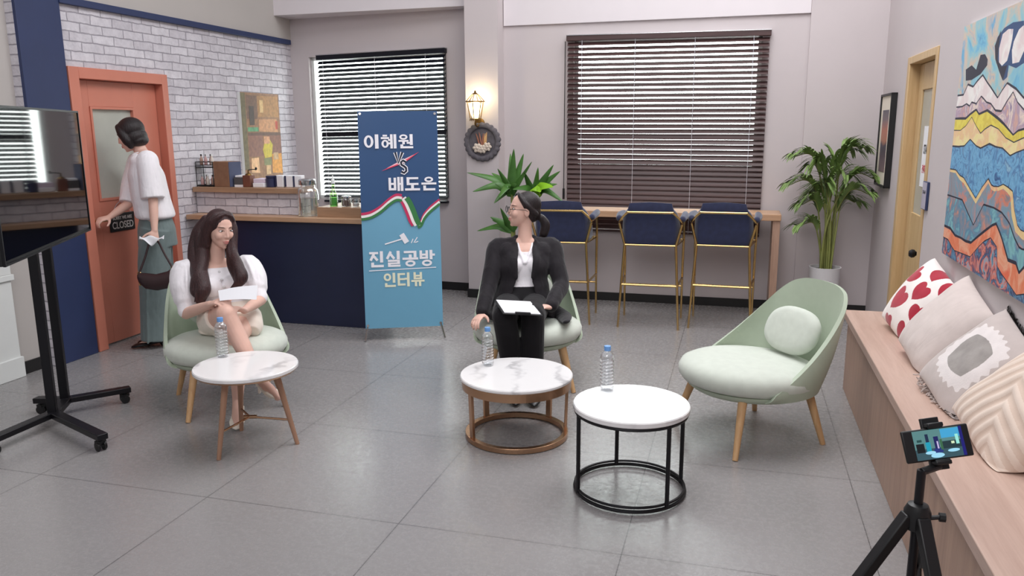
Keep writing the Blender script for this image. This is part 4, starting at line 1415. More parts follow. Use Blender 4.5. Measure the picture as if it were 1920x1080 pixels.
# round scalloped ornament below it
wr = thing('round_wall_ornament', 'round grey scalloped wall ornament with dried flowers under the lantern', 'ornament', (-2.325, 7.205, 1.50))
axw = (Vector((1, 0, 0)), Vector((0, 0, 1)), Vector((0, -1, 0)))
mb = MB()
SEG = 108
rings = []
for r, h in ((1.0, 0), (1.0, .020), (.96, .028), (.80, .030), (.75, .024), (.74, .010), (.3, .010)):
    ring = []
    for i in range(SEG):
        t = 2 * pi * i / SEG
        q = .174 * r * (1 + (.07 * abs(sin(11 * t)) - .02 if r > .9 else 0))
        ring.append(axw[0] * q * cos(t) + axw[1] * q * sin(t) + axw[2] * (h + .001))
    rings.append(ring)
mb.loft(rings); part('scalloped_frame', mb, 'wreath', wr, angle=50)
M['petal'] = plain('cream_petal', rgb(206, 192, 178), .8); M['twig'] = plain('reddish_twig', rgb(150, 100, 82), .8, var=.2); M['sand_twig'] = plain('sand_twig', rgb(206, 164, 112), .8)
def petals(mb, c, r, n):
    for i in range(n):
        t = 2 * pi * i / n
        mb.ell(Vector(c) + Vector((cos(t) * r * .7, -.01, sin(t) * r * .7)), (r * .62, .012, r * .5), Matrix.Rotation(-t, 3, 'Y'), 10, 6)
    mb.ell(Vector(c) + Vector((0, -.018, 0)), (r * .4, .01, r * .4), None, 10, 6)
for c, r in (((-.045, -.02, -.055), .036), ((.005, -.022, -.065), .034), ((.052, -.02, -.045), .034)):
    mb = MB(); petals(mb, c, r, 6); part('flower', mb, 'petal', wr)
for i, (x0, x1, m_) in enumerate(((-.02, -.06, 'twig'), (0, -.03, 'twig'), (.005, .012, 'twig'), (.03, .045, 'sand_twig'), (.02, .03, 'sand_twig'))):
    mb = MB(); mb.tube([(x0, -.016, -.05), ((x0 + x1) / 2, -.02, .02), (x1, -.016, .075 + .01 * (i % 2))], [.006, .009, .004], 8, 4, True); part('dried_stem', mb, m_, wr)

# framed picture on the right wall
fp = thing('framed_picture', 'framed picture with wide cream mat beside the oak door', 'picture', (X1, 6.93, 1.51))
y0, y1, z0, z1 = -.24, .24, -.36, .36
mb = MB()
for a in ((y0, y1, z0, z0 + .018), (y0, y1, z1 - .018, z1), (y0, y0 + .018, z0, z1), (y1 - .018, y1, z0, z1)): mb.span(-.045, -.001, *a)
part('frame', mb, 'black_plastic', fp, bevel=.002)
M['mat_cream'] = flat('cream_mat', rgb(232, 222, 206)); mb = MB(); mb.span(-.034, -.004, y0 + .016, y1 - .016, z0 + .016, z1 - .016); part('mat', mb, 'mat_cream', fp, smooth=False)
k = N('sunset_print'); sx = k.n('ShaderNodeSeparateXYZ'); co = k.coord(); k.l(co, sx.inputs[0])
zz = k.math('ADD', k.math('DIVIDE', sx.outputs[2], .5), .5); zz = k.math('ADD', zz, k.math('MULTIPLY', k.math('SUBTRACT', k.noise(co, 9, 3), .5), .16))
k.base(k.ramp(zz, [(.0, rgb(128, 106, 108)), (.25, rgb(92, 74, 84)), (.42, rgb(66, 60, 78)), (.5, rgb(176, 116, 92)), (.66, rgb(182, 112, 92)), (.8, rgb(118, 100, 106)), (1, rgb(86, 84, 96))])); M['sunset'] = k.m
mb = MB(); mb.span(-.0365, -.033, -.13, .13, -.245, .235); part('print', mb, 'sunset', fp, smooth=False)

# notice on the oak door, plate on the wall
no = thing('door_notice', 'white STAFF ONLY notice on the oak door glass', 'sign', (X1 + .061, 5.80, 1.42))
mb = MB(); mb.span(-.002, 0, -.2, .17, -.2, .2); part('sheet', mb, 'paper', no, smooth=False)
M['ink'] = flat('black_ink', rgb(40, 36, 46)); M['ink_red'] = flat('red_ink', rgb(196, 52, 66))
bm_ = basis((-.0032, 0.13, .045), (0, -1, 0), (0, 0, 1)); text_mesh('STAFF ONLY', .085, 'lettering', 'ink', no, bm_, .0004, 'LEFT', .62)
bm_ = basis((-.0032, 0.13, -.085), (0, -1, 0), (0, 0, 1)); text_mesh('관계자외 출입금지', .06, 'lettering', 'ink_red', no, bm_, .0004, 'LEFT', .75)
pt = thing('wall_plate', 'small dark blue plate on the wall right of the oak door', 'sign', (1.11, 5.33, 1.205))
mb = MB(); mb.span(-.016, -.001, -.06, .06, -.085, .085); part('plate', mb, 'navy', pt, bevel=.003)
M['plate_grey'] = flat('plate_face', rgb(176, 170, 186)); mb = MB(); mb.span(-.0172, -.015, -.055, .055, -.080, .080); part('plate_face', mb, 'plate_grey', pt, smooth=False)
text_mesh('STAFF', .03, 'lettering', 'ink', pt, basis((-.0176, 0, .02), (0, -1, 0), (0, 0, 1)), .0003)

# hanging sign on the orange door
hs = thing('hanging_sign', 'small black CLOSED sign hanging on the orange door', 'sign', (X0 - .045, 5.085, .93))
mb = MB(); mb.span(.002, .012, -.13, .13, -.07, .07); part('board', mb, 'black_plastic', hs, bevel=.004)
M['chalk'] = flat('chalk_white', rgb(206, 202, 200))
text_mesh('SORRY WE ARE', .036, 'lettering', 'chalk', hs, basis((.013, 0, .033), (0, 1, 0), (0, 0, 1)), .0004, 'CENTER', .8)
text_mesh('CLOSED', .075, 'lettering', 'chalk', hs, basis((.013, 0, -.024), (0, 1, 0), (0, 0, 1)), .0004, 'CENTER', .8)
mb = MB(); mb.tube([(.008, -.10, .07), (.006, 0, .16), (.008, .10, .07)], .002, 6, 3); part('cord', mb, 'cord', hs)

# abstract painting on the right wall
pa = thing('abstract_painting', 'large colourful abstract mountain painting above the bench', 'painting', (1.11, 2.9, 1.5))

bands = [
 ('sky', [(1.83, .62), (-2.4, .62)]),
 ('peak', [(1.712, 0.275), (1.648, 0.323), (1.548, 0.307), (1.481, 0.332), (1.403, 0.354), (1.318, 0.316), (1.251, 0.290), (1.133, 0.240), (1.081, 0.270), (1.021, 0.298), (0.895, 0.268), (0.787, 0.228)]),
 ('mauve', [(1.717, 0.216), (1.638, 0.228), (1.578, 0.216), (1.545, 0.233), (1.464, 0.224), (1.390, 0.256), (1.349, 0.244), (1.295, 0.226), (1.223, 0.217), (1.145, 0.186), (1.059, 0.181), (0.994, 0.223), (0.929, 0.257), (0.857, 0.213), (0.770, 0.182)]),
 ('lemon', [(1.722, 0.157), (1.623, 0.156), (1.549, 0.176), (1.453, 0.196), (1.395, 0.174), (1.269, 0.189), (1.183, 0.171), (1.089, 0.150), (0.997, 0.125), (0.865, 0.082), (0.807, 0.100), (0.743, 0.106)]),
 ('butter', [(1.704, 0.097), (1.608, 0.119), (1.517, 0.162), (1.423, 0.119), (1.336, 0.085), (1.272, 0.105), (1.187, 0.122), (1.073, 0.106), (0.957, 0.069), (0.845, 0.052), (0.731, 0.072)]),
 ('blue', [(1.709, 0.015), (1.597, 0.021), (1.502, 0.055), (1.387, 0.026), (1.310, 0.017), (1.178, 0.040), (1.086, 0.029), (0.981, 0.025), (0.872, -0.003), (0.802, 0.012), (0.714, 0.026)]),
 ('sand', [(1.710, -0.104), (1.622, -0.127), (1.544, -0.134), (1.411, -0.180), (1.301, -0.216), (1.220, -0.158), (1.138, -0.114), (1.081, -0.138), (1.045, -0.142), (0.979, -0.138), (0.919, -0.124), (0.852, -0.132), (0.787, -0.144), (0.742, -0.214), (0.683, -0.271), (0.640, -0.285), (0.602, -0.286)]),
 ('grey', [(1.710, -0.120), (1.613, -0.150), (1.533, -0.161), (1.401, -0.205), (1.291, -0.241), (1.210, -0.183), (1.130, -0.134), (1.074, -0.158), (1.037, -0.163), (0.972, -0.156), (0.911, -0.143), (0.854, -0.155), (0.809, -0.168), (0.767, -0.242), (0.701, -0.299), (0.629, -0.315), (0.589, -0.322)]),
 ('teal', [(1.702, -0.242), (1.530, -0.243), (1.425, -0.288), (1.292, -0.342), (1.242, -0.299), (1.166, -0.233), (1.081, -0.233), (1.011, -0.233), (0.896, -0.242), (0.826, -0.261), (0.779, -0.276), (0.702, -0.324), (0.634, -0.353), (0.577, -0.357)]),
 ('peach', [(1.700, -0.407), (1.593, -0.430), (1.486, -0.428), (1.396, -0.432), (1.300, -0.427), (1.197, -0.383), (1.088, -0.340), (1.005, -0.309), (0.953, -0.296), (0.898, -0.323), (0.858, -0.345), (0.801, -0.384), (0.746, -0.422), (0.648, -0.419), (0.586, -0.459), (0.530, -0.486)]),
 ('storm', [(1.725, -0.469), (1.649, -0.491), (1.578, -0.506), (1.428, -0.499), (1.287, -0.493), (1.232, -0.462), (1.178, -0.432), (1.093, -0.391), (1.007, -0.365), (0.956, -0.379), (0.906, -0.392), (0.872, -0.470), (0.803, -0.492), (0.691, -0.517), (0.604, -0.539), (0.539, -0.564), (0.501, -0.568)]),
]
def paint(name, cols, sc=4.0, dist=1.2, seed=0.0):
    k = N('paint_' + name); k.set(Roughness=.55)
    co = k.mapping(k.coord(), (1, 1.6, 1.9), (0, 0, 0), (seed, seed * 2, seed * 3))
    f = k.noise(co, sc, 4, .6, dist)
    n_ = len(cols)
    k.base(k.ramp(f, [(.30 + .40 * i / max(1, n_ - 1), rgb(*c)) for i, c in enumerate(cols)], 'LINEAR'))
    k.bump(k.noise(co, 30, 3), .12, .004)
    M['paint_' + name] = k.m
paint('sky', [(86, 150, 196), (112, 184, 214), (150, 196, 204), (214, 190, 170), (98, 170, 210)], 2.6, 1.0, 1)
paint('peak', [(240, 232, 228), (232, 214, 214), (244, 240, 236), (196, 170, 186)], 3, 1, 2)
paint('mauve', [(236, 208, 186), (214, 168, 156), (176, 150, 176), (240, 220, 204), (120, 100, 150)], 4.5, 1.6, 3)
paint('lemon', [(226, 208, 60), (236, 220, 84), (220, 196, 60), (240, 226, 120)], 4, 1, 4)
paint('butter', [(238, 220, 140), (244, 226, 166), (238, 196, 150), (240, 214, 130)], 4, 1, 5)
paint('blue', [(40, 84, 140), (84, 146, 196), (120, 182, 218), (60, 110, 170), (146, 190, 214)], 6, 2.2, 6)
paint('sand', [(232, 180, 140), (240, 216, 150), (236, 170, 136)], 4, 1, 7)
paint('grey', [(124, 128, 142), (150, 144, 150), (120, 156, 176), (222, 130, 100), (138, 132, 140)], 3.2, 1.0, 8)
paint('teal', [(112, 168, 176), (132, 190, 194), (90, 140, 170), (150, 140, 146), (226, 140, 110)], 3.6, 1.2, 9)
paint('peach', [(240, 152, 118), (232, 124, 84), (240, 176, 144), (234, 110, 76)], 2.6, 1.0, 10)
paint('storm', [(40, 48, 92), (96, 150, 184), (58, 62, 104), (226, 130, 110), (120, 172, 194), (44, 50, 90)], 4.2, 1.8, 11)
M['contour'] = flat('paint_contour', rgb(30, 26, 52))
M['cloud_blue'] = flat('paint_cloud_blue', rgb(40, 72, 120))
YE = 0.60      # beyond this the painting is out of the picture; the motif is mirrored on
def bz(pts, y):
    for _ in range(6):
        if y < YE: y = 2 * YE - y
        elif y > 1.83: y = 2 * 1.83 - y
    pts = sorted(pts)
    if y <= pts[0][0]: return pts[0][1]
    for (a, p), (c, q) in zip(pts[:-1], pts[1:]):
        if y <= c: return p + (q - p) * (y - a) / max(1e-6, c - a)
    return pts[-1][1]
mb = MB(); mb.span(-.025, -.0005, -2.4, 1.83, -.555, .62); part('canvas', mb, 'white_trim', pa, bevel=.002)
NC = 520
ys = [1.83 - (4.23) * i / NC for i in range(NC + 1)]
mats = ['paint_' + n_ for n_, _ in bands] + ['contour', 'cloud_blue', 'paint_peak']
mb = MB()
rows = []
for i, (n_, pts) in enumerate(bands):
    rows.append([.62 if i == 0 else max(-.555, min(.62, bz(pts, y))) for y in ys])
for i in range(1, len(rows)):
    rows[i] = [min(a, b_ - .002) for a, b_ in zip(rows[i], rows[i - 1])]
rows.append([-.555] * (NC + 1))
for i in range(len(bands)):
    for j in range(NC):
        mb.face(mb.vs([(-.0255, ys[j], rows[i][j]), (-.0255, ys[j + 1], rows[i][j + 1]), (-.0255, ys[j + 1], max(-.555, rows[i + 1][j + 1])), (-.0255, ys[j], max(-.555, rows[i + 1][j]))]), i)
NB_ = len(bands)
for i, w in ((1, .005), (2, .004), (3, .006), (4, .0025), (5, .004), (6, .003), (8, .004), (9, .007), (10, .0025)):
    for j in range(NC):
        ww = [w * (.55 + .75 * (noise.noise(Vector((ys[q] * 5, i * 3.1, 0))) * .5 + .5)) for q in (j, j + 1)]
        mb.face(mb.vs([(-.0258, ys[j], rows[i][j] + ww[0]), (-.0258, ys[j + 1], rows[i][j + 1] + ww[1]), (-.0258, ys[j + 1], rows[i][j + 1] - ww[1]), (-.0258, ys[j], rows[i][j] - ww[0])]), NB_)
for pts, mi, x in (([(1.255, 0.477), (1.233, 0.507), (1.149, 0.536), (1.034, 0.546), (0.897, 0.536), (0.823, 0.368), (0.926, 0.352), (1.028, 0.371), (1.030, 0.323), (1.076, 0.310), (1.144, 0.354), (1.214, 0.397)], NB_ + 1, -.0257), ([(1.261, 0.472), (1.190, 0.534), (1.199, 0.472), (1.196, 0.409), (1.130, 0.372), (1.049, 0.373), (1.086, 0.310), (1.155, 0.355), (1.230, 0.411)], NB_, -.0259), ([(1.191, 0.453), (1.161, 0.512), (1.085, 0.525), (1.020, 0.518), (1.019, 0.479), (1.033, 0.438), (1.056, 0.392), (1.121, 0.375), (1.170, 0.394)], NB_ + 2, -.0260), ([(0.995, 0.465), (0.945, 0.507), (0.891, 0.518), (0.842, 0.421), (0.896, 0.374), (0.981, 0.374), (1.007, 0.430)], NB_ + 2, -.0260), ([(1.719, 0.399), (1.616, 0.413), (1.527, 0.386), (1.477, 0.451), (1.403, 0.448), (1.351, 0.421), (1.347, 0.394), (1.442, 0.360), (1.588, 0.341), (1.697, 0.343)], NB_, -.0257)):
    mb.face(mb.vs([(x, y, z) for y, z in pts]), mi)
part('painted_face', mb, mats, pa, smooth=False)

# ================================================================== plants
def leaf_mesh(mb, P, w, fold=.18, seg=8, up=(0, 0, 1)):
    """strap leaf along points P, max half width w, folded along the midrib"""
    Q = catmull(P, seg)
    n = len(Q)
    rows = []
    for i, p in enumerate(Q):
        d = (Q[min(i + 1, n - 1)] - Q[max(i - 1, 0)]).normalized()
        s = d.cross(Vector(up))
        s = s.normalized() if s.length > 1e-4 else Vector((1, 0, 0))
        nn = s.cross(d)
        t = i / (n - 1)
        ww = w * (min(1, t / .3) ** .6 * .55 + .45) * (1 - max(0, (t - .45) / .55) ** 1.7) + .0008
        rows.append(mb.vs([p - s * ww + nn * ww * fold, p, p + s * ww + nn * ww * fold]))
    for a, c in zip(rows[:-1], rows[1:]):
        for i in (0, 1): mb.face([a[i], a[i + 1], c[i + 1], c[i]])
# broad-leaved plant by the column
pl = thing('dracaena_plant', 'broad-leaved green plant behind the woman in the black suit', 'plant', (-1.93, 7.0, 0))
mb = MB(); mb.lathe([(.10, 0), (.125, .01), (.145, .28), (.15, .30), (.138, .30), (.132, .26), (.05, .26)], (0, 0, 0), 36); part('plant_pot', mb, 'pot', pl)
mb = MB(); mb.lathe([(.135, .258), (.132, .268), (.05, .272)], (0, 0, 0), 30); part('potting_soil', mb, 'soil', pl)
canes = [((-.03, 0, .26), (-.04, .0, .7), (-.05, -.02, 1.03)), ((.05, .02, .26), (.09, .03, .7), (.15, .02, 1.0)), ((0, -.05, .26), (-.02, -.07, .5), (-.03, -.09, .70))]
for c in canes:
    mb = MB(); mb.tube(c, [.018, .016, .014], 10, 5); part('cane', mb, 'stem', pl)
rnd0 = random.Random(5)
def leaves(o, spec, mat):
    for base, tip, lift, w in spec:
        base, tip = Vector(base), Vector(tip)
        mid = (base + tip) / 2 + Vector((0, 0, lift))
        mb = MB(); tip = base + (tip - base) * 1.12; leaf_mesh(mb, [base, base + (mid - base) * .5 + Vector((0, 0, lift * .25)), mid, tip], w * 1.15, .25, 8, (rnd0.uniform(-.5, .5), -.8, rnd0.uniform(.2, .7)))
        lf = part('leaf', mb, mat, o, angle=80, solid=.0015)
A = (-.05, -.02, 1.03); B2 = (.15, .02, 1.0); C3 = (-.03, -.09, .70)
leaves(pl, [(A, (-.02, -.06, 1.40), .02, .038), (A, (.05, -.02, 1.36), .0, .036), (A, (-.08, .05, 1.36), .01, .034), (A, (-.16, -.05, 1.24), .02, .03), (A, (-.40, -.12, 1.21), .055, .032), (A, (-.34, -.16, 1.06), .07, .034), (A, (.03, -.16, 1.12), .03, .04),
            (A, (-.10, -.22, 1.02), .07, .036), (A, (.14, -.10, 1.30), .0, .032), (A, (-.24, .04, 1.20), .04, .03), (A, (-.16, -.16, .97), .05, .034)], 'leaf')
leaves(pl, [(B2, (.32, -.02, 1.27), .02, .032), (B2, (.37, .0, 1.22), .03, .032), (B2, (.36, -.06, 1.12), .04, .034), (B2, (.09, -.08, 1.22), .02, .036), (B2, (.20, -.05, 1.25), .01, .03), (B2, (.42, -.06, .97), .08, .03), (B2, (.02, -.16, 1.08), .05, .036), (B2, (.28, .08, 1.12), .04, .03)], 'leaf')
leaves(pl, [(B2, (.34, -.12, 1.10), .05, .055), (B2, (.24, -.14, 1.06), .04, .05)], 'leaf_lime')
leaves(pl, [(C3, (-.20, -.14, .82), .02, .035), (C3, (-.10, -.18, .90), .01, .036), (C3, (.0, -.16, .92), .0, .034), (C3, (-.32, -.12, .70), .04, .032), (C3, (.08, -.12, .88), .01, .032), (C3, (-.22, -.02, .78), .03, .03)], 'leaf')

# palm in a white pot
pp = thing('potted_palm', 'areca palm in a tall white pot beside the oak counter end', 'plant', (.745, 7.08, 0))
mb = MB(); mb.lathe([(.095, 0), (.108, .01), (.126, .43), (.130, .458), (.119, .458), (.115, .41), (.04, .41)], (0, 0, 0), 40); part('plant_pot', mb, 'pot', pp)
mb = MB(); mb.lathe([(.118, .405), (.114, .43), (.05, .436)], (0, 0, 0), 30); part('potting_soil', mb, 'soil', pp)
rnd = random.Random(12)
fr_spec = [(-.30, -.06, 1.38, .10, 12), (-.33, -.02, 1.14, .14, 12), (-.24, -.08, .80, .10, 9), (-.16, -.04, 1.30, .14, 11), (.22, .02, 1.44, .10, 12), (.14, .04, 1.42, .1, 10), (.32, -.04, 1.20, .14, 14), (.28, -.10, 1.08, .12, 12), (.10, -.10, 1.22, .1, 12), (-.06, -.10, 1.16, .1, 11),
           (-.22, -.04, .98, .12, 11), (.20, .04, 1.00, .1, 10), (.02, .04, 1.36, .08, 10), (-.12, .06, 1.08, .1, 10)]
for i, (tx, ty, tz, arch, nl) in enumerate(fr_spec):
    b0 = Vector((rnd.uniform(-.045, .045), rnd.uniform(-.04, .04), .42)); tip = Vector((tx, ty, tz))
    sh = Vector((b0.x + tx * .10, b0.y + ty * .1, .42 + (tz - .42) * .55)); md = Vector((tx * .50, ty * .5, .42 + (tz - .42) * .93 + arch * .55))
    rach = catmull([b0, sh, md, tip], 14)
    mb = MB(); mb.tube(rach, [.0085 * (1 - .8 * j / (len(rach) - 1)) + .001 for j in range(len(rach))], 7)
    fo = part('frond_stalk', mb, 'stem', pp)
    mb = MB()
    st0 = int(len(rach) * .52)
    for s_ in (-1, 1):
        for j in range(nl + 12):
            f = j / (nl + 11)
            idx = min(len(rach) - 2, int(st0 + f * (len(rach) - 2 - st0)))
            p = rach[idx]; d = (rach[idx + 1] - rach[idx]).normalized()
            side = d.cross(Vector((0, 0, 1))); side = side.normalized() if side.length > 1e-3 else Vector((1, 0, 0))
            L_ = .20 * (1 - .45 * abs(f - .4)) * rnd.uniform(.85, 1.1)
            dr = (d * .75 + side * s_ * .75 + Vector((0, 0, .22))).normalized()
            e = p + dr * L_ + Vector((0, 0, -.045 * rnd.uniform(.4, 1.3)))
            mb2 = p + dr * L_ * .5 + Vector((0, 0, .014))
            e.y = min(e.y, .24); mb2.y = min(mb2.y, .24); e.x = min(e.x, .355); mb2.x = min(mb2.x, .345)
            leaf_mesh(mb, [p, mb2, e], .0095, .2, 4)
    part('leaflets', mb, 'leaf_dark', fo, angle=80)

# ================================================================== bench cushions
def pillow(fn_mat, mats, w, h, th, label, loc, yaw, lean, roll, seed, name='throw_cushion', res=190, ribs=None):
    mb = MB()
    rs = random.Random(seed)
    off = Vector((rs.uniform(0, 50), rs.uniform(0, 50), 0))
    def edge(u, v):
        x, y = u * 2 - 1, v * 2 - 1
        px = x * (1 - .055 * (1 - y * y) * abs(x) ** 2) ; py = y * (1 - .055 * (1 - x * x) * abs(y) ** 2)
        return px, py
    def thick(u, v):
        x, y = abs(u * 2 - 1), abs(v * 2 - 1)
        return max(0, (1 - x ** 2.4)) ** .42 * max(0, (1 - y ** 2.4)) ** .42
    def pt(u, v, s):
        px, py = edge(u, v)
        t = thick(u, v)
        wr_ = noise.noise(Vector((u * 5, v * 5, seed)) ) * .006 * t + noise.noise(Vector((u * 2.2, v * 2.2, seed + 9))) * .012 * t
        d = th / 2 * t + wr_
        if ribs and s > 0: d += ribs(u, v) * t
        return Vector((px * w / 2, -s * d if s > 0 else d, py * h / 2))
    mb.grid(lambda u, v: pt(u, v, 1), res, res, fn_mat)
    mb.grid(lambda u, v: pt(u, v, -1), 40, 40, lambda u, v: 0)
    o = part(name, mb, mats, None, angle=180)
    R = Matrix.Rotation(yaw, 3, 'Z') @ Matrix.Rotation(lean, 3, 'X') @ Matrix.Rotation(roll, 3, 'Y')
    o.rotation_euler = R.to_euler(); o.location = loc
    Ri = R.transposed(); L_ = Vector(loc)
    for v_ in o.data.vertices:          # the stuffing gives way where it rests on the bench and leans on the wall
        p = R @ v_.co + L_
        q = p.copy()
        if q.z < .512: q.z = .502 + .010 * math.exp((q.z - .512) / .03)
        if q.x > 1.09: q.x = 1.105 - .015 * math.exp((1.09 - q.x) / .03)
        if q != p: v_.co = Ri @ (q - L_)
    return tag(o, label, 'cushion', 'throw cushions on the bench')
def heart(u, v, cx, cy, s, a):
    x, y = (u - cx) / s, (v - cy) / s
    x, y = x * cos(a) + y * sin(a), -x * sin(a) + y * cos(a)
    return (x * x + y * y - .36) ** 3 - x * x * y ** 3 * 1.1 < 0
HS = [(.36, .36, .23, -.2), (.62, .62, .19, -.15), (.22, .70, .19, -.5), (.56, .92, .18, .5), (.90, .84, .18, .1), (.86, .40, .19, .3), (.40, .04, .15, .2), (.04, .36, .14, .2), (.80, .10, .18, -.3)]
yawB = radians(-68)
pillow(lambda u, v: 1 if any(heart(u, v, *q) for q in HS) else 0, ['heart_white', 'heart_red'], .43, .43, .20, 'white throw cushion with large red hearts, farthest along the bench', (.99, 4.62, .672), yawB + radians(-4), radians(-30), radians(16), 1)
pillow(lambda u, v: 0, ['beige_cushion'], .46, .46, .21, 'plain beige throw cushion beside the heart cushion', (.985, 4.02, .674), yawB + radians(-6), radians(-34), radians(18), 2)
def lace(u, v):
    x, y = (u - .5), (v - .52)
    a = max(abs(x) * 1.0, abs(y) * 1.15) * .55 + math.hypot(x, y) * .55
    wv = .018 * sin(math.atan2(y, x) * 22)
    if a < .235: return 1
    if a < .37 + wv: return 2
    return 0
lcu = pillow(lace, ['lace_base', 'lace_grey', 'lace_white'], .45, .45, .19, 'taupe throw cushion with white lace frame, grey centre and fringe', (.985, 3.46, .655), yawB + radians(-4), radians(-40), radians(18), 3)
# fringe along two edges
M['fringe'] = fabric('fringe_thread', rgb(190, 176, 170), .9, 200, .3, .2)
rf = random.Random(4)
for s_ in (-1, 1):
    mb = MB()
    for i in range(70):
        v = -.22 + .44 * i / 69
        p = Vector((v, rf.uniform(-.008, .008), s_ * .218))
        q = p + Vector((rf.uniform(-.014, .014), rf.uniform(-.012, .012), s_ * rf.uniform(.012, .026)))
        r_ = q + Vector((rf.uniform(-.014, .014), rf.uniform(-.012, .012), s_ * rf.uniform(-.004, .012)))
        mb.tube([p, q, r_], [.0028, .0036, .003], 5)
    Rl = lcu.rotation_euler.to_matrix(); Ll = Vector(lcu.location)
    for v_ in mb.bm.verts:              # threads lie on the bench and hang in front of the wall
        p = Rl @ v_.co + Ll
        p.z = max(p.z, .503 + .25 * max(0, min(.05, .503 - p.z))); p.x = min(p.x, 1.104)
        v_.co = Rl.transposed() @ (p - Ll)
    part('fringe', mb, 'fringe', lcu, label='tangled taupe fringe')
def leafrib(u, v):
    x, y = u - .5, v - .5
    d = (u + .72 * (v - .5)) 
    m_ = abs(x * .85 + y * .52)          # distance from the midrib
    t = (x * -.52 + y * .85) * 1.0 + m_ * .9
    return sin(t * 46) 
pillow(lambda u, v: 1 if leafrib(u, v) > .0 else 0, ['stripe_a', 'stripe_b'], .47, .47, .20, 'peach throw cushion with raised leaf ribs near the phone', (1.01, 2.97, .665), yawB + radians(-4), radians(-40), radians(20), 4, ribs=lambda u, v: .0035 * leafrib(u, v))
pillow(lambda u, v: 0, ['beige_cushion'], .45, .45, .17, 'beige throw cushion cut off by the right edge of the photo', (1.05, 2.52, .68), yawB + radians(-24), radians(-10), radians(4), 5)

# ================================================================== phone on a tripod
tp = thing('phone_tripod', 'black tripod standing in front of the bench', 'tripod', (.475, 2.05, 0))
mb = MB(); mb.tube([(0, 0, .30), (-.0, 0, .78)], .011, 12); part('centre_column', mb, 'black_metal', tp)
mb = MB(); mb.lathe([(.018, .62), (.030, .625), (.032, .67), (.024, .688), (.014, .692)], (0, 0, 0), 20)
mb.tube([(.03, 0, .655), (.052, 0, .66)], .006, 8); mb.tube([(.05, 0, .66), (.064, 0, .66)], .012, 8); part('collar', mb, 'black_plastic', tp)
for a in (196, 288, 72):
    t = radians(a); u = Vector((cos(t), sin(t), 0))
    mb = MB(); mb.bar(u * .022 + Vector((0, 0, .660)), u * .150 + Vector((0, 0, .45)), .034, .026, up=u); 
    lg = part('leg', mb, 'black_plastic', tp, bevel=.004)
    mb = MB(); mb.bar(u * .145 + Vector((0, 0, .462)), u * .42 + Vector((0, 0, .012)), .020, .016, up=u); part('lower_tube', mb, 'black_metal', lg, bevel=.003)
    mb = MB(); mb.ell(u * .422 + Vector((0, 0, .010)), (.013, .013, .010), None, 12, 8); part('rubber_foot', mb, 'black_plastic', lg)
    mb = MB(); mb.tube([u * .012 + Vector((0, 0, .40)), u * .145 + Vector((0, 0, .46))], .005, 8); part('brace', mb, 'black_metal', tp)
pc = Vector((.512, 2.09, .838)) - Vector(tp.location)
pU = (Vector((.595, 2.138, .884)) - Vector((.434, 2.088, .860))); pU = Vector((.158, .048, .021)).normalized()
pN = Vector((-.22, -.93, .30)); pN = (pN - pU * pN.dot(pU)).normalized(); pV = pN.cross(pU).normalized()
if pV.z < 0: pV = -pV
RP = Matrix((pU, -pN, pV)).transposed()
mb = MB(); mb.tube([(0, 0, .775), pc - pN * .012 - pV * .055], .010, 10)
mb.box(pc - pN * .014, (.045, .012, .13), RP); part('clamp_back', mb, 'black_plastic', tp, bevel=.002)
for s_ in (-1, 1):
    mb = MB(); mb.box(pc + pV * s_ * .0465 + pN * .0, (.040, .034, .011), RP); mb.box(pc + pV * s_ * .042 + pN * .0105, (.038, .009, .008), RP); part('clamp_jaw', mb, 'black_plastic', tp, bevel=.003)
ph = thing('smartphone', 'smartphone held sideways in the tripod clamp, filming the room', 'phone', Vector(tp.location) + pc)
mb = MB(); mb.box((0, 0, 0), (.168, .009, .080), RP); part('phone_body', mb, 'black_plastic', ph, bevel=.004, bseg=3)
def pquad(mb, x0, x1, y0, y1, off, mi):
    mb.face(mb.vs([pU * x + pV * y + pN * off for x, y in ((x0, y0), (x1, y0), (x1, y1), (x0, y1))]), mi)
scr = [(-.058, .066, -.036, .036, (86, 130, 130)), (-.058, .066, -.036, -.010, (52, 82, 92)), (-.054, -.034, -.018, .004, (8, 18, 22)), (-.030, -.018, -.020, .006, (24, 150, 176)), (.012, .066, .012, .034, (64, 160, 206)), (.010, .062, -.014, .004, (28, 52, 58)), (-.008, .004, -.018, .018, (24, 30, 90)), (-.012, .010, -.022, -.012, (30, 48, 120)), (-.002, .002, -.012, .006, (190, 180, 220)), (-.028, -.020, .006, .026, (22, 40, 70)), (-.050, -.038, .008, .014, (30, 70, 70)), (.006, .012, -.016, .010, (54, 100, 70)), (.034, .042, -.004, .002, (210, 230, 190)), (.046, .054, -.006, .018, (150, 226, 214)), (.058, .066, -.036, .036, (22, 22, 110))]
mats = []; mb = MB()
for i, (x0, x1, y0, y1, c) in enumerate(scr):
    key = 'scr_%d' % i; M[key] = emit(key, rgb(*c), 1.1); mats.append(key)
    pquad(mb, x0, x1, y0, y1, .0047 + i * .00004, i)
for cx, cy, rx, ry in ((-.022, -.020, .013, .004), (-.006, -.028, .017, .006), (.036, -.020, .015, .004)):
    key = 'scr_table'; M.setdefault(key, emit(key, rgb(150, 206, 230), 1.2))
    if key not in mats: mats.append(key)
    mb.face(mb.vs([pU * (cx + rx * cos(t * pi / 10)) + pV * (cy + ry * sin(t * pi / 10)) + pN * .0054 for t in range(20)]), mats.index(key))
part('lit_screen', mb, mats, ph, smooth=False)

# ================================================================== people
def wpart(o, root):
    """mesh data in world coordinates, parented to a root that only has a location"""
    o.parent = root
    o.matrix_parent_inverse = Matrix.Identity(4)
    o.location = -Vector(root.location)
    return o

def V(*a): return Vector(a)

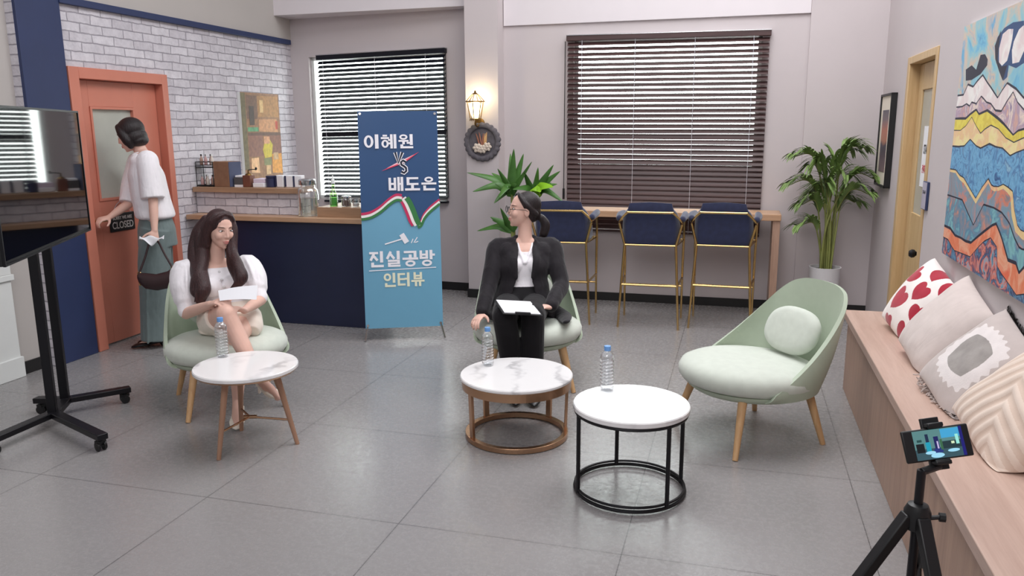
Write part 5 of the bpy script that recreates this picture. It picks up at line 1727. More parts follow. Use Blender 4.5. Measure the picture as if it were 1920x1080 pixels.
def head_mtx(c, fdir, pitch=0.0, roll=0.0, scale=1.0):
    """local: face towards -Y, X = the person's left, Z up"""
    f = Vector((fdir[0], fdir[1], 0)).normalized()
    yaw = math.atan2(f.x, -f.y)
    m = Matrix.Rotation(yaw, 4, 'Z') @ Matrix.Rotation(pitch, 4, 'X') @ Matrix.Rotation(roll, 4, 'Y') @ Matrix.Scale(scale, 4)
    m.translation = Vector(c)
    return m

def head_shape(mb, m, neck_to, neck_r=.047):
    R = m.to_3x3()
    def e(c, r): mb.ell(m @ Vector(c), r, R, 28, 18)
    def e_(c, r):
        s = R.to_scale()[0] if hasattr(R, 'to_scale') else 1
        mb.ell(m @ Vector(c), r, R, 28, 18)
    e_((0, .018, .030), (.072, .090, .083))
    e_((0, -.018, -.020), (.0625, .0645, .082))
    e_((0, -.038, -.066), (.041, .041, .039))
    e_((0, -.064, -.094), (.0145, .014, .012))
    for s in (-1, 1):
        e_((s * .034, -.054, -.022), (.025, .024, .028))
        e_((s * .026, -.036, -.060), (.022, .030, .026))
        e_((s * .0725, .012, -.010), (.008, .019, .030))
    e_((0, -.057, .032), (.044, .019, .014))
    mb.tube([m @ V(0, -.078, .020), m @ V(0, -.0845, .0), m @ V(0, -.0925, -.022)], [.0055, .0066, .0082], 12, 3, True)
    for s in (-1, 1): e_((s * .0095, -.082, -.025), (.0066, .008, .006))
    e_((0, -.079, -.0515), (.020, .010, .0065)); e_((0, -.079, -.0625), (.017, .010, .007))
    nt = Vector(neck_to)
    hb = m @ V(0, .022, -.045)
    mb.tube([hb, hb.lerp(nt, .5), nt], [neck_r, neck_r * .98, neck_r * 1.12], 20, 3, True)

def on_face(bvh, m, x, z):
    o = m @ V(x, -.25, z); d = (m.to_3x3() @ V(0, 1, 0)).normalized()
    hit = bvh.ray_cast(o, d)
    return hit[0] if hit[0] is not None else m @ V(x, -.08, z)

def face_parts(body, m, root, look=0.0, lid=1.0):
    """eyes, brows and lips lie on the skin of the finished body"""
    me = body.data
    bvh = BVHTree.FromPolygons([v.co.copy() for v in me.vertices], [tuple(p.vertices) for p in me.polygons])
    fw = (m.to_3x3() @ V(0, -1, 0)).normalized()
    R = m.to_3x3().normalized()
    for s in (-1, 1):
        p = on_face(bvh, m, s * .030, .010) - fw * .0018
        mb = MB(); mb.ell(p, (.0142, .0044, .0062 * lid), R, 20, 12)
        eye = wpart(part('eye', mb, 'eye_white', None), root)
        mb = MB(); mb.ell(p + fw * .0022 + R @ V(look, 0, -.0005), (.0058, .0030, .0056 * lid), R, 16, 10)
        ir = part('iris', mb, 'iris', None); ir.parent = eye; ir.matrix_parent_inverse = Matrix.Identity(4)
        pts = []
        for i in range(7):
            t = i / 6 * 2 - 1
            q = on_face(bvh, m, s * .030 + t * .0155, .010 + .0062 * lid * (1 - t * t) - .001 * t * s)
            pts.append(q + fw * .0016)
        mb = MB(); mb.tube(pts, [.0006, .0011, .0014, .0015, .0014, .0011, .0006], 6)
        la_ = part('upper_lash', mb, 'iris', None); la_.parent = eye; la_.matrix_parent_inverse = Matrix.Identity(4)
        pts = [on_face(bvh, m, s * (.014 + .034 * i / 6), .0312 + .0028 * sin(pi * (i / 6) ** .8)) + fw * .0003 for i in range(7)]
        mb = MB(); mb.tube(pts, [.0016, .0026, .0030, .0029, .0025, .0018, .0008], 8)
        wpart(part('eyebrow', mb, 'brow', None), root)
    mb = MB()
    for zc, w, r in ((-.0525, .021, .0038), (-.0605, .018, .0042)):
        pts = [on_face(bvh, m, w * (i / 8 * 2 - 1), zc + (.0016 if zc > -.056 else -.001) * (1 - abs(i / 8 * 2 - 1)) ) - fw * .0012 for i in range(9)]
        mb.tube(pts, [r * (.25 + .75 * sin(pi * i / 8)) for i in range(9)], 10, 0, True)
    wpart(part('lips', mb, 'lips', None), root)
    return bvh

def hand(mb, Wp, d, n, side, curl=(.35, .45, .35), spread=.05, thumb=.5, s=.94, tdir=None):
    """Wp wrist, d towards the knuckles, n palm normal, side = towards the thumb"""
    Wp, d, n = Vector(Wp), Vector(d).normalized(), Vector(n)
    n = (n - d * d.dot(n)).normalized()
    sd = d.cross(n) * side
    pal = [Wp - d * .01 * s, Wp + d * .02 * s, Wp + d * .055 * s, Wp + d * .086 * s]
    rings = []
    for p, w, t in zip(pal, (.024, .029, .038, .039), (.019, .016, .0145, .012)):
        rings.append([p + sd * (w * s * cos(2 * pi * k / 16)) + n * (t * s * sin(2 * pi * k / 16)) for k in range(16)])
    mb.loft(rings)
    for i, (o, L, r) in enumerate(((.029, .070, .0086), (.0098, .078, .0090), (-.0098, .073, .0086), (-.028, .057, .0076))):
        p = Wp + d * (.080 if i < 3 else .074) * s + sd * o * s
        dr = (d + sd * (1.5 - i) * spread).normalized()
        pts = [p - dr * .012 * s, p]
        a = 0
        for k_, (fr, c) in enumerate(zip((.46, .30, .24), curl)):
            a += c * (1 + .08 * i)
            v = dr * cos(a) + n * sin(a)
            pts.append(pts[-1] + v * L * fr * s)
        rr = [r * s, r * s, r * .96 * s, r * .88 * s, r * .78 * s]
        mb.tube(pts, rr, 10, 2, True)
    td = Vector(tdir).normalized() if tdir else (d * .75 + sd * .75 + n * thumb).normalized()
    p0 = Wp + d * .022 * s + sd * .022 * s + n * .002
    p1 = p0 + (td * .6 + sd * .4).normalized() * .036 * s
    p2 = p1 + td * .030 * s
    p3 = p2 + (td * .8 + d * .4 + n * .1).normalized() * .024 * s
    mb.tube([p0, p1, p2, p3], [.014 * s, .0115 * s, .0098 * s, .008 * s], 10, 3, True)

def torso_rings(mb, spine, seg=28, ex=.85):
    """spine: list of (centre, half width, half depth, left vector, front vector)"""
    rings = []
    for c, a, b_, l, f in spine:
        c, l, f = Vector(c), Vector(l), Vector(f)
        ring = []
        for k in range(seg):
            t = 2 * pi * k / seg
            x = math.copysign(abs(cos(t)) ** ex, cos(t)); y = math.copysign(abs(sin(t)) ** ex, sin(t))
            ring.append(c + l * a * x + f * b_ * y)
        rings.append(ring)
    mb.loft(rings)

def spine_interp(keys, n):
    """smooth list of torso sections"""
    cs = catmull([k[0] for k in keys], n)
    out = []
    for i, c in enumerate(cs):
        j = min(len(keys) - 2, i // n); t = (i - j * n) / n
        if i == len(cs) - 1: j, t = len(keys) - 2, 1
        t = t * t * (3 - 2 * t)
        k0, k1 = keys[j], keys[j + 1]
        out.append((c, k0[1] + (k1[1] - k0[1]) * t, k0[2] + (k1[2] - k0[2]) * t, Vector(k0[3]).lerp(Vector(k1[3]), t).normalized(), Vector(k0[4]).lerp(Vector(k1[4]), t).normalized()))
    return out

def pump(mb, ank, toe, sole_n, w=.034, heel=.055):
    """a pump: toe cap, quarters and a slim heel; ank = heel centre at the sole, toe = toe tip"""
    ank, toe, u = Vector(ank), Vector(toe), Vector(sole_n).normalized()
    d = (toe - ank); L = d.length; d.normalize()
    s = d.cross(u).normalized(); u = s.cross(d).normalized()
    rings = []
    for f, ww, h0, h1 in ((-.04, .020, .0, .030), (.06, .030, -.002, .046), (.25, .030, -.002, .034), (.45, .034, -.002, .026), (.66, .040, -.002, .030), (.84, .034, .0, .026), (.96, .018, .002, .018), (1.0, .007, .004, .012)):
        c = ank + d * L * f
        rings.append([c + s * (ww * w / .034 * cos(2 * pi * k / 16)) + u * ((h0 + h1) / 2 + (h1 - h0) / 2 * sin(2 * pi * k / 16)) for k in range(16)])
    mb.loft(rings)
    mb.tube([ank + d * .012 + u * .004, ank + d * .006 - u * heel], [.015, .007], 10)

# ---------------------------------------------------------------- woman A: puff-sleeved blouse, seated left
fA = V(.688, -.726, 0); lA = V(.726, .688, 0); Z_ = V(0, 0, 1)
rA = thing('person', 'woman with long wavy brown hair in white puff-sleeved blouse seated with paper', 'person', (-2.88, 3.96, 0))
pelA = V(-2.915, 4.0, .505); neckA = V(*(-2.983, 4.014, 0.834))
hipR, hipL = pelA - lA * .085, pelA + lA * .085
kneeT = V(*(-2.678, 3.656, 0.632)); ankT = V(*(-2.499, 3.661, 0.264)); toeT = V(*(-2.348, 3.594, 0.195))
kneeB = V(*(-2.709, 3.794, 0.473)); ankB = V(-2.665, 3.68, .115); toeB = V(-2.595, 3.555, .01)
shR = neckA - lA * .165 - Z_ * .035 + fA * .01; shL = neckA + lA * .165 - Z_ * .035 + fA * .01
elR, wrR = V(*(-3.049, 3.794, 0.579)), V(*(-2.790, 3.675, 0.673))
elL, wrL = V(*(-2.704, 4.030, 0.630)), V(*(-2.653, 3.788, 0.622))
headA = V(*(-2.931, 4.010, 1.048))
HA = head_mtx(headA, (.90, -.44), radians(13), radians(3), .97)
chestA = pelA.lerp(neckA, .62) - fA * .01
def torsoA(k, kd=None):
    kd = kd or k
    return spine_interp([(pelA - Z_ * .06, .165 * k, .115 * kd, lA, fA), (pelA + Z_ * .05, .150 * k, .108 * kd, lA, fA), (pelA.lerp(neckA, .40) - fA * .018, .122 * k, .088 * kd, lA, fA), (pelA.lerp(neckA, .66) - fA * .0, .142 * k, .102 * kd, lA, fA), (pelA.lerp(neckA, .86), .150 * k, .078 * kd, lA, fA), (neckA + Z_ * .0, .075 * k, .055 * kd, lA, fA)], 4)
mb = MB()
torso_rings(mb, torsoA(1.0))
for s_ in (-1, 1):
    c = pelA.lerp(neckA, .66) + lA * s_ * .062 + fA * .082
    mb.ell(c, (.058, .058, .056), None, 18, 12)
mb.tube([hipR, hipR.lerp(kneeT, .5) , kneeT], [.086, .076, .056], 18, 4, True); mb.tube([kneeT, kneeT.lerp(ankT, .35) - fA * .012, ankT], [.054, .050, .030], 16, 4, True)
mb.tube([hipL, hipL.lerp(kneeB, .5), kneeB], [.086, .076, .056], 18, 4, True); mb.tube([kneeB, kneeB.lerp(ankB, .35) - fA * .012, ankB], [.054, .050, .030], 16, 4, True)
mb.tube([ankT, ankT.lerp(toeT, .55), toeT], [.030, .030, .018], 14, 3, True); mb.tube([ankB, ankB.lerp(toeB, .5) + Z_ * .0, toeB + Z_ * .018], [.030, .030, .016], 14, 3, True)
for a, b2, c in ((shR, elR, wrR), (shL, elL, wrL)):
    mb.tube([a, a.lerp(b2, .5), b2], [.044, .040, .034], 16, 3, True); mb.tube([b2, b2.lerp(c, .4), c], [.034, .033, .022], 14, 3, True)
mb.tube([shR, neckA - Z_ * .005, shL], [.040, .045, .040], 16, 4, True)
head_shape(mb, HA, neckA - Z_ * .01, .045)
# right hand pinches the paper, left hand rests on the knee
dR = (V(*(-2.674, 3.643, 0.719)) - wrR).normalized()
hand(mb, wrR, dR, V(.1, .3, -1), 1, (.35, .55, .4), .03, .6)
dL = (V(*(-2.655, 3.709, 0.654)) - wrL).normalized()
hand(mb, wrL, dL, V(0, 0, -1), -1, (.25, .35, .25), .05, .3)
bodyA = wpart(remesh(mb, 'body', 'skin', .0048, 5), rA)
face_parts(bodyA, HA, rA, .001, .80)
# blouse
mb = MB()
tr = torsoA(1.10, 1.12)[2:]
tr[-1] = (tr[-1][0] - Z_ * .012, .088, .068, lA, fA)
torso_rings(mb, tr)
for s_ in (-1, 1):
    c = pelA.lerp(neckA, .66) + lA * s_ * .060 + fA * .085
    mb.ell(c, (.066, .066, .064), None, 18, 12)
for s_, a, b2 in ((-1, shR, elR), (1, shL, elL)):
    d = (b2 - a).normalized(); o_ = (lA * s_ * .020 + Z_ * .012)
    mb.tube([a - lA * s_ * .045 - Z_ * .005, a + o_ * .8 - d * .005, a + d * .085 + o_ * .9, a + d * .16 + o_ * .3, a.lerp(b2, .80), a.lerp(b2, .93)], [.056, .072, .076, .066, .052, .047], 22, 4, True)
    for k_ in range(5):       # gathered folds of the sleeve
        t = k_ / 4
        q = frame(d)
        ang = 2.2 * (t - .5) + (0 if s_ > 0 else pi)
        u_ = q[0] * cos(ang) + q[1] * sin(ang)
        mb.tube([a + o_ - d * .02 + u_ * .066, a + d * .08 + o_ + u_ * .078, a + d * .18 + o_ * .3 + u_ * .056], [.006, .010, .005], 8, 4, True)
blA = wpart(remesh(mb, 'blouse', 'white_cloth', .006, 3), rA)
for i in range(5):
    p = neckA.lerp(pelA, .10 + i * .115) + fA * (.066 + .075 * sin(min(1, i / 3) * pi * .62))
    mb = MB(); mb.ell(p + fA * .012, (.009, .009, .009), None, 12, 8); wpart(part('button', mb, 'pot', None), rA)
# skirt
mb = MB()
tr = spine_interp([(pelA - Z_ * .062, .176, .125, lA, fA), (pelA + Z_ * .05, .165, .122, lA, fA), (pelA.lerp(neckA, .36) - fA * .016, .137, .102, lA, fA)], 4)
torso_rings(mb, tr)
mb.tube([hipR, hipR.lerp(kneeT, .30), hipR.lerp(kneeT, .62)], [.100, .096, .090], 20, 3)
mb.tube([hipL, hipL.lerp(kneeB, .30), hipL.lerp(kneeB, .60)], [.102, .098, .094], 20, 3)
mb.tube([hipL + lA * .03, hipL.lerp(kneeB, .55) + lA * .055, hipL.lerp(kneeB, .74) + lA * .06 - Z_ * .02], [.08, .075, .05], 18, 3)
mb.ell(pelA + fA * .14 - Z_ * .02, (.13, .13, .07), None, 20, 12)
wpart(remesh(mb, 'skirt', 'cream_cloth', .006, 3), rA)
# shoes
for ank, toe, n_, h_ in ((ankT - (toeT - ankT).normalized() * .01 - V(0, 0, .035), toeT - V(.0, 0, .012), V(-.35, .1, 1), .05), (V(-2.675, 3.70, .062), toeB + V(.012, -.02, -.004), V(0, 0, 1), .058)):
    mb = MB(); pump(mb, ank, toe, n_, .036, h_)
    wpart(part('shoe', mb, 'shoe_white', None, angle=50), rA)
# hair: cap, curtains on both sides, long wavy locks over the shoulders
def hloc(m, *p): return m @ V(*p)
mb = MB()
R3 = HA.to_3x3()
mb.ell(hloc(HA, 0, .023, .034), (.079, .090, .088), R3, 28, 18)
mb.ell(hloc(HA, 0, .060, -.04), (.085, .070, .11), R3, 24, 16)
for s_ in (-1, 1):
    mb.tube([hloc(HA, s_ * .004, -.036, .106), hloc(HA, s_ * .044, -.036, .088), hloc(HA, s_ * .070, -.008, .040), hloc(HA, s_ * .076, .012, -.03), hloc(HA, s_ * .078, .018, -.09)], [.006, .012, .018, .024, .030], 14, 5, True)
    mb.tube([hloc(HA, s_ * .006, -.012, .110), hloc(HA, s_ * .050, -.008, .090), hloc(HA, s_ * .076, .010, .03), hloc(HA, s_ * .082, .026, -.05), hloc(HA, s_ * .084, .034, -.12)], [.010, .018, .025, .032, .038], 14, 5, True)
mb.tube([hloc(HA, 0, .055, -.02), hloc(HA, 0, .075, -.12), hloc(HA, 0, .085, -.22), hloc(HA, 0, .085, -.30)], [.080, .088, .090, .060], 20, 5, True, flat=(1.0, .62), up=HA.to_3x3() @ V(1, 0, 0))
L1 = [V(*(-3.054, 4.049, 1.097)), V(*(-3.096, 4.019, 1.010)), V(*(-3.077, 3.958, 0.897)), V(*(-2.998, 3.875, 0.797)), V(*(-2.941, 3.823, 0.724)), V(*(-2.951, 3.794, 0.654))]
L1b = [V(*(-3.035, 4.031, 1.087)), V(*(-3.055, 3.989, 1.015)), V(*(-3.011, 3.935, 0.897)), V(*(-2.990, 3.853, 0.785)), V(*(-2.991, 3.817, 0.713)), V(*(-2.950, 3.809, 0.670))]
L2 = [V(*(-2.886, 4.058, 1.113)), V(*(-2.871, 4.048, 1.045)), V(*(-2.852, 4.006, 0.924)), V(*(-2.784, 3.945, 0.841)), V(*(-2.751, 3.921, 0.783)), V(*(-2.781, 3.900, 0.723))]
L2b = [V(*(-2.925, 4.085, 1.097)), V(*(-2.909, 4.054, 1.024)), V(*(-2.879, 4.016, 0.905)), V(*(-2.826, 3.953, 0.838)), V(*(-2.763, 3.915, 0.768)), V(*(-2.788, 3.899, 0.729))]
for Lk, rr in ((L1, (.030, .040, .046, .050, .044, .020)), (L1b, (.026, .034, .040, .040, .030, .012)), (L2, (.014, .020, .026, .036, .040, .016)), (L2b, (.016, .022, .026, .030, .032, .014))):
    mb.tube(Lk, list(rr), 16, 6, True)
for k_ in range(9):
    rk_ = random.Random(k_)
    base_ = L1 if k_ < 5 else L2
    off_ = V(rk_.uniform(-.028, .028), rk_.uniform(-.025, .01), 0)
    mb.tube([p + off_ * (.6 + .5 * i / 4) + V(.006 * sin(i * 2 + k_), 0, rk_.uniform(-.008, .008)) for i, p in enumerate(base_)], [.008, .012, .016, .016, .014, .004], 10, 6, True)
wpart(remesh(mb, 'hair', 'hair_brown', .0045, 3), rA)
# the sheet she is reading
pp0 = [V(*(-2.726, 3.668, 0.756)), V(*(-2.541, 3.767, 0.776)), V(*(-2.520, 3.716, 0.706)), V(*(-2.696, 3.634, 0.707))]
shp = thing('paper_sheet', 'white sheet of paper in the hand of the woman in the puff-sleeved blouse', 'paper', sum(pp0, V(0, 0, 0)) / 4)
mb = MB()
o_ = Vector(shp.location)
mb.grid(lambda u, v: (pp0[0].lerp(pp0[1], u)).lerp(pp0[3].lerp(pp0[2], u), v) - o_ + V(0, 0, .006 * sin(u * pi)), 10, 4)
part('sheet', mb, 'paper', shp, solid=.0008, smooth=False)

# ---------------------------------------------------------------- woman B: black suit, glasses, clipboard
fB = V(.309, -.951, 0); lB = V(.951, .309, 0)
rB = thing('person', 'woman in black suit and glasses holding a clipboard, seated at the middle', 'person', (-1.28, 4.78, 0))
pelB = V(-1.315, 4.86, .495); neckB = V(*(-1.317, 4.945, 0.891))
hipR, hipL = pelB - lB * .085, pelB + lB * .085
kR, kL = V(*(-1.295, 4.387, 0.525)), V(*(-1.143, 4.471, 0.515))
aR, aL = V(-1.255, 4.46, .105), V(-1.145, 4.47, .105)
shR = neckB - lB * .178 - Z_ * .035; shL = neckB + lB * .178 - Z_ * .035
elR, wrR = V(*(-1.499, 4.735, 0.643)), V(*(-1.490, 4.558, 0.495))
elL, wrL = V(*(-1.060, 4.880, 0.636)), V(*(-1.075, 4.644, 0.540))
headB = V(*(-1.336, 4.952, 1.102))
HB = head_mtx(headB, (-.86, -.51), radians(-2), 0)
def torsoB(k, kd=None):
    kd = kd or k
    return spine_interp([(pelB - Z_ * .06, .168 * k, .118 * kd, lB, fB), (pelB + Z_ * .05, .152 * k, .110 * kd, lB, fB), (pelB.lerp(neckB, .42), .128 * k, .092 * kd, lB, fB), (pelB.lerp(neckB, .68), .148 * k, .104 * kd, lB, fB), (pelB.lerp(neckB, .88), .158 * k, .078 * kd, lB, fB), (neckB, .075 * k, .056 * kd, lB, fB)], 4)
mb = MB()
torso_rings(mb, torsoB(.96))
mb.tube([hipR, kR], [.080, .055], 16, 3, True); mb.tube([kR, kR.lerp(aR, .4) - fB * .01, aR], [.052, .048, .030], 16, 3, True)
mb.tube([hipL, kL], [.080, .055], 16, 3, True); mb.tube([kL, kL.lerp(aL, .4) - fB * .01, aL], [.052, .048, .030], 16, 3, True)
for a_, t_ in ((aR, -.0), (aL, .0)):
    mb.tube([a_, a_ + fB * .06 - Z_ * .045, a_ + fB * .15 - Z_ * .085], [.030, .028, .016], 14, 3, True)
for a, b2, c in ((shR, elR, wrR), (shL, elL, wrL)):
    mb.tube([a, a.lerp(b2, .5), b2], [.042, .038, .034], 16, 3, True); mb.tube([b2, b2.lerp(c, .4), c], [.034, .032, .023], 14, 3, True)
mb.tube([shR, neckB - Z_ * .005, shL], [.040, .046, .040], 16, 4, True)
head_shape(mb, HB, neckB - Z_ * .01, .046)
hand(mb, wrR, V(*(-1.505, 4.485, 0.467)) - wrR, V(.25, .35, -1), 1, (.20, .55, .45), .06, .2)
hand(mb, wrL, V(*(-1.126, 4.549, 0.564)) - wrL, V(-.1, .1, -1), -1, (.25, .4, .3), .03, .5)
bodyB = wpart(remesh(mb, 'body', 'skin', .0048, 5), rB)
face_parts(bodyB, HB, rB, 0, 1.0)
# white V-neck blouse
mb = MB(); tr = torsoB(1.0, 1.02)[4:-4]
torso_rings(mb, tr)
for s_ in (-1, 1):
    mb.ell(pelB.lerp(neckB, .66) + lB * s_ * .058 + fB * .070, (.056, .052, .058), None, 18, 12)
    mb.tube([pelB.lerp(neckB, .72) + fB * .108 + lB * s_ * .004, neckB.lerp(pelB, .14) + fB * .082 + lB * s_ * .030, neckB + fB * .046 + lB * s_ * .046, neckB + lB * s_ * .050 - fB * .02 + Z_ * .010], [.010, .009, .007, .006], 10, 4, True)
wpart(remesh(mb, 'blouse', 'white_cloth', .005, 2), rB)
# jacket: open at the front
def jacket_ring(c, a, b_, gap, n=40):
    ring = []
    for k in range(n + 1):
        t = pi / 2 + gap + (2 * pi - 2 * gap) * k / n
        x = math.copysign(abs(cos(t)) ** .85, cos(t)); y = math.copysign(abs(sin(t)) ** .85, sin(t))
        ring.append(Vector(c) + lB * a * x + fB * b_ * y)
    return ring
keysJ = [(pelB - Z_ * .075, .235, .185, .95), (pelB + Z_ * .0, .215, .165, .62), (pelB.lerp(neckB, .28), .172, .138, .36), (pelB.lerp(neckB, .45), .158, .134, .28), (pelB.lerp(neckB, .66), .176, .152, .30), (pelB.lerp(neckB, .86), .186, .118, .50), (neckB - Z_ * .012, .118, .084, .62), (neckB + Z_ * .035, .072, .070, .85)]
sp = catmull([k_[0] for k_ in keysJ], 5)
mb = MB()
rings = []
for i, c in enumerate(sp):
    j = min(len(keysJ) - 2, i // 5); t = (i - 5 * j) / 5 if i < len(sp) - 1 else 1
    if i == len(sp) - 1: j = len(keysJ) - 2
    t = t * t * (3 - 2 * t)
    q0, q1 = keysJ[j], keysJ[j + 1]
    rings.append(jacket_ring(c, *[q0[m_] + (q1[m_] - q0[m_]) * t for m_ in (1, 2, 3)]))
inner = [[p.lerp(Vector(c), .07) for p in ring] for ring, c in zip(rings, sp)]
n_ = len(rings[0])
vo = [mb.vs(r) for r in rings]; vi = [mb.vs(r) for r in inner]
for i in range(len(rings) - 1):
    for k_ in range(n_ - 1):
        mb.face([vo[i][k_], vo[i][k_ + 1], vo[i + 1][k_ + 1], vo[i + 1][k_]]); mb.face([vi[i][k_ + 1], vi[i][k_], vi[i + 1][k_], vi[i + 1][k_ + 1]])
    mb.face([vo[i][0], vo[i + 1][0], vi[i + 1][0], vi[i][0]]); mb.face([vo[i + 1][-1], vo[i][-1], vi[i][-1], vi[i + 1][-1]])
for a_, b_ in ((vo[0], vi[0]), (vo[-1], vi[-1])):
    for k_ in range(n_ - 1): mb.face([a_[k_], a_[k_ + 1], b_[k_ + 1], b_[k_]])
for s_, a, b2, c in ((-1, shR, elR, wrR), (1, shL, elL, wrL)):
    mb.tube([a - lB * s_ * .05 + Z_ * .008, a + lB * s_ * .005, a.lerp(b2, .5), b2, b2.lerp(c, .5), b2.lerp(c, .93)], [.058, .064, .060, .054, .048, .044], 20, 4, True)
    mb.tube([neckB + lB * s_ * .054 + Z_ * .022 - fB * .012, neckB + lB * s_ * .085 - Z_ * .004, a + Z_ * .006], [.030, .046, .060], 16, 4, True)
    mb.ell(neckB.lerp(pelB, .18) + lB * s_ * .112 + fB * .030, (.066, .066, .085), None, 18, 12)
    # lapel
    lp = [neckB + lB * s_ * .064 + Z_ * .032 - fB * .015, neckB + lB * s_ * .066 + fB * .046 - Z_ * .006, neckB.lerp(pelB, .12) + lB * s_ * .066 + fB * .090, neckB.lerp(pelB, .26) + lB * s_ * .072 + fB * .128, neckB.lerp(pelB, .50) + lB * s_ * .050 + fB * .132]
    mb.tube(lp, [.020, .022, .024, .026, .012], 14, 5, True, flat=(1, .55), up=lB)
# loose jacket corners over the seat
mb.tube([pelB + lB * .19 + fB * .02 - Z_ * .02, pelB + lB * .26 + fB * .12 - Z_ * .055, V(*(-0.960, 4.577, 0.471))], [.05, .052, .026], 14, 4, True, flat=(1, .5), up=lB)
mb.tube([pelB - lB * .17 + fB * .04, pelB - lB * .19 + fB * .16 - Z_ * .03, pelB - lB * .17 + fB * .24 - Z_ * .01], [.05, .05, .03], 14, 4, True, flat=(1, .6), up=lB)
wpart(remesh(mb, 'jacket', 'suit', .0058, 7), rB)
# trousers
mb = MB()
torso_rings(mb, spine_interp([(pelB - Z_ * .066, .180, .130, lB, fB), (pelB + Z_ * .05, .166, .125, lB, fB), (pelB.lerp(neckB, .34), .138, .104, lB, fB)], 4))
for h_, k_, a_ in ((hipR, kR, aR), (hipL, kL, aL)):
    mb.tube([h_, h_.lerp(k_, .5), k_], [.098, .088, .074], 20, 4, True); mb.tube([k_, k_.lerp(a_, .5) - fB * .01, a_ + Z_ * .02], [.072, .070, .060], 18, 4, True)
wpart(remesh(mb, 'trousers', 'trouser_black', .006, 3), rB)
for a_ in (aR, aL):
    mb = MB(); pump(mb, V(a_.x, a_.y, .056) - fB * .035, V(a_.x, a_.y, .006) + fB * .175, V(fB.x * .2, fB.y * .2, 1), .036, .052)
    wpart(part('shoe', mb, 'shoe_black', None, angle=50), rB)
# hair: smooth cap with a low ponytail
mb = MB(); R3 = HB.to_3x3()
mb.ell(hloc(HB, 0, .036, .038), (.081, .090, .086), R3, 28, 18)
mb.ell(hloc(HB, 0, .066, -.005), (.070, .056, .075), R3, 24, 16)
for s_ in (-1, 1):
    mb.tube([hloc(HB, s_ * .004, -.026, .106), hloc(HB, s_ * .044, -.026, .088), hloc(HB, s_ * .068, -.004, .050), hloc(HB, s_ * .072, .028, .022), hloc(HB, s_ * .060, .075, -.02)], [.010, .015, .017, .018, .020], 12, 5, True)
mb.tube([hloc(HB, 0, .105, -.04), hloc(HB, .005, .135, -.055), hloc(HB, .008, .158, -.095), hloc(HB, .004, .150, -.15), hloc(HB, 0, .128, -.19)], [.022, .026, .032, .030, .012], 14, 5, True)
wpart(remesh(mb, 'hair', 'hair_black', .0045, 3), rB)
# glasses
mb = MB()
XH, ZH = (HB.to_3x3() @ V(1, 0, 0)).normalized(), (HB.to_3x3() @ V(0, 0, 1)).normalized()
for s_ in (-1, 1):
    mb.ring(hloc(HB, s_ * .031, -.096, .004), .021, .0019, 24, 6, ax=(XH, ZH))
    mb.tube([hloc(HB, s_ * .051, -.094, .010), hloc(HB, s_ * .072, -.080, .012), hloc(HB, s_ * .080, .0, .008), hloc(HB, s_ * .078, .018, -.004)], .0018, 6)
mb.tube([hloc(HB, -.011, -.097, .010), hloc(HB, 0, -.099, .013), hloc(HB, .011, -.097, .010)], .0018, 6)
wpart(part('glasses', mb, 'black_plastic', None), rB)
# clipboard with paper
q0 = [V(*(-1.290, 4.191, 0.596)), V(*(-1.297, 4.466, 0.599)), V(*(-1.149, 4.546, 0.580)), V(*(-1.095, 4.285, 0.577))]
cb = thing('clipboard', 'black clipboard with white paper on the lap of the woman in black', 'clipboard', sum(q0, V(0, 0, 0)) / 4)
o_ = Vector(cb.location)
A_ = ((q0[3] - q0[0]) + (q0[2] - q0[1])).normalized(); B_ = ((q0[1] - q0[0]) + (q0[2] - q0[3])); B_ = (B_ - A_ * A_.dot(B_)).normalized()
RB = Matrix((A_, B_, A_.cross(B_))).transposed()
mb = MB(); mb.box((0, 0, 0), (.232, .30, .004), RB); part('board', mb, 'black_plastic', cb, bevel=.001)
mb = MB(); mb.box(RB @ V(0, .004, .0045), (.212, .282, .004), RB); part('paper', mb, 'paper', cb, smooth=False)
mb = MB(); mb.box(RB @ V(0, -.142, .008), (.09, .02, .010), RB); part('clip', mb, 'black_metal', cb, bevel=.002)

# ---------------------------------------------------------------- woman C: at the orange door
fC = V(-.80, -.60, 0); lC = V(.60, -.80, 0)
rC = thing('person', 'woman with black bob standing at the orange door in white shirt and wide trousers', 'person', (-4.27, 4.94, 0))
pelC = V(*(-4.241, 5.033, 0.927)); neckC = V(*(-4.299, 5.023, 1.463))
headC = V(*(-4.364, 4.988, 1.589)); HC = head_mtx(headC, (-.93, -.36), radians(22), 0)
shL = V(*(-4.189, 4.945, 1.400)); shR = V(*(-4.421, 5.109, 1.380))
elL, wrL = V(*(-4.131, 4.894, 1.127)), V(*(-4.095, 4.837, 0.906))
elR, wrR = V(*(-4.425, 4.970, 1.079)), V(*(-4.492, 4.849, 0.994))
hpL, hpR = pelC + lC * .08 - Z_ * .03, pelC - lC * .08 - Z_ * .03
aL_, aR_ = V(-4.215, 4.905, .085), V(-4.265, 5.03, .085)
def torsoC(k, kd=None):
    kd = kd or k
    f2 = (fC + V(0, 0, -.1)).normalized()
    return spine_interp([(pelC - Z_ * .08, .158 * k, .112 * kd, lC, fC), (pelC + Z_ * .02, .150 * k, .108 * kd, lC, fC), (pelC.lerp(neckC, .36), .120 * k, .088 * kd, lC, f2), (pelC.lerp(neckC, .66), .142 * k, .102 * kd, lC, f2), (pelC.lerp(neckC, .88), .150 * k, .078 * kd, lC, f2), (neckC, .070 * k, .056 * kd, lC, f2)], 4)
mb = MB(); torso_rings(mb, torsoC(1))
kC = lambda h_, a_: h_.lerp(a_, .5) + fC * .03
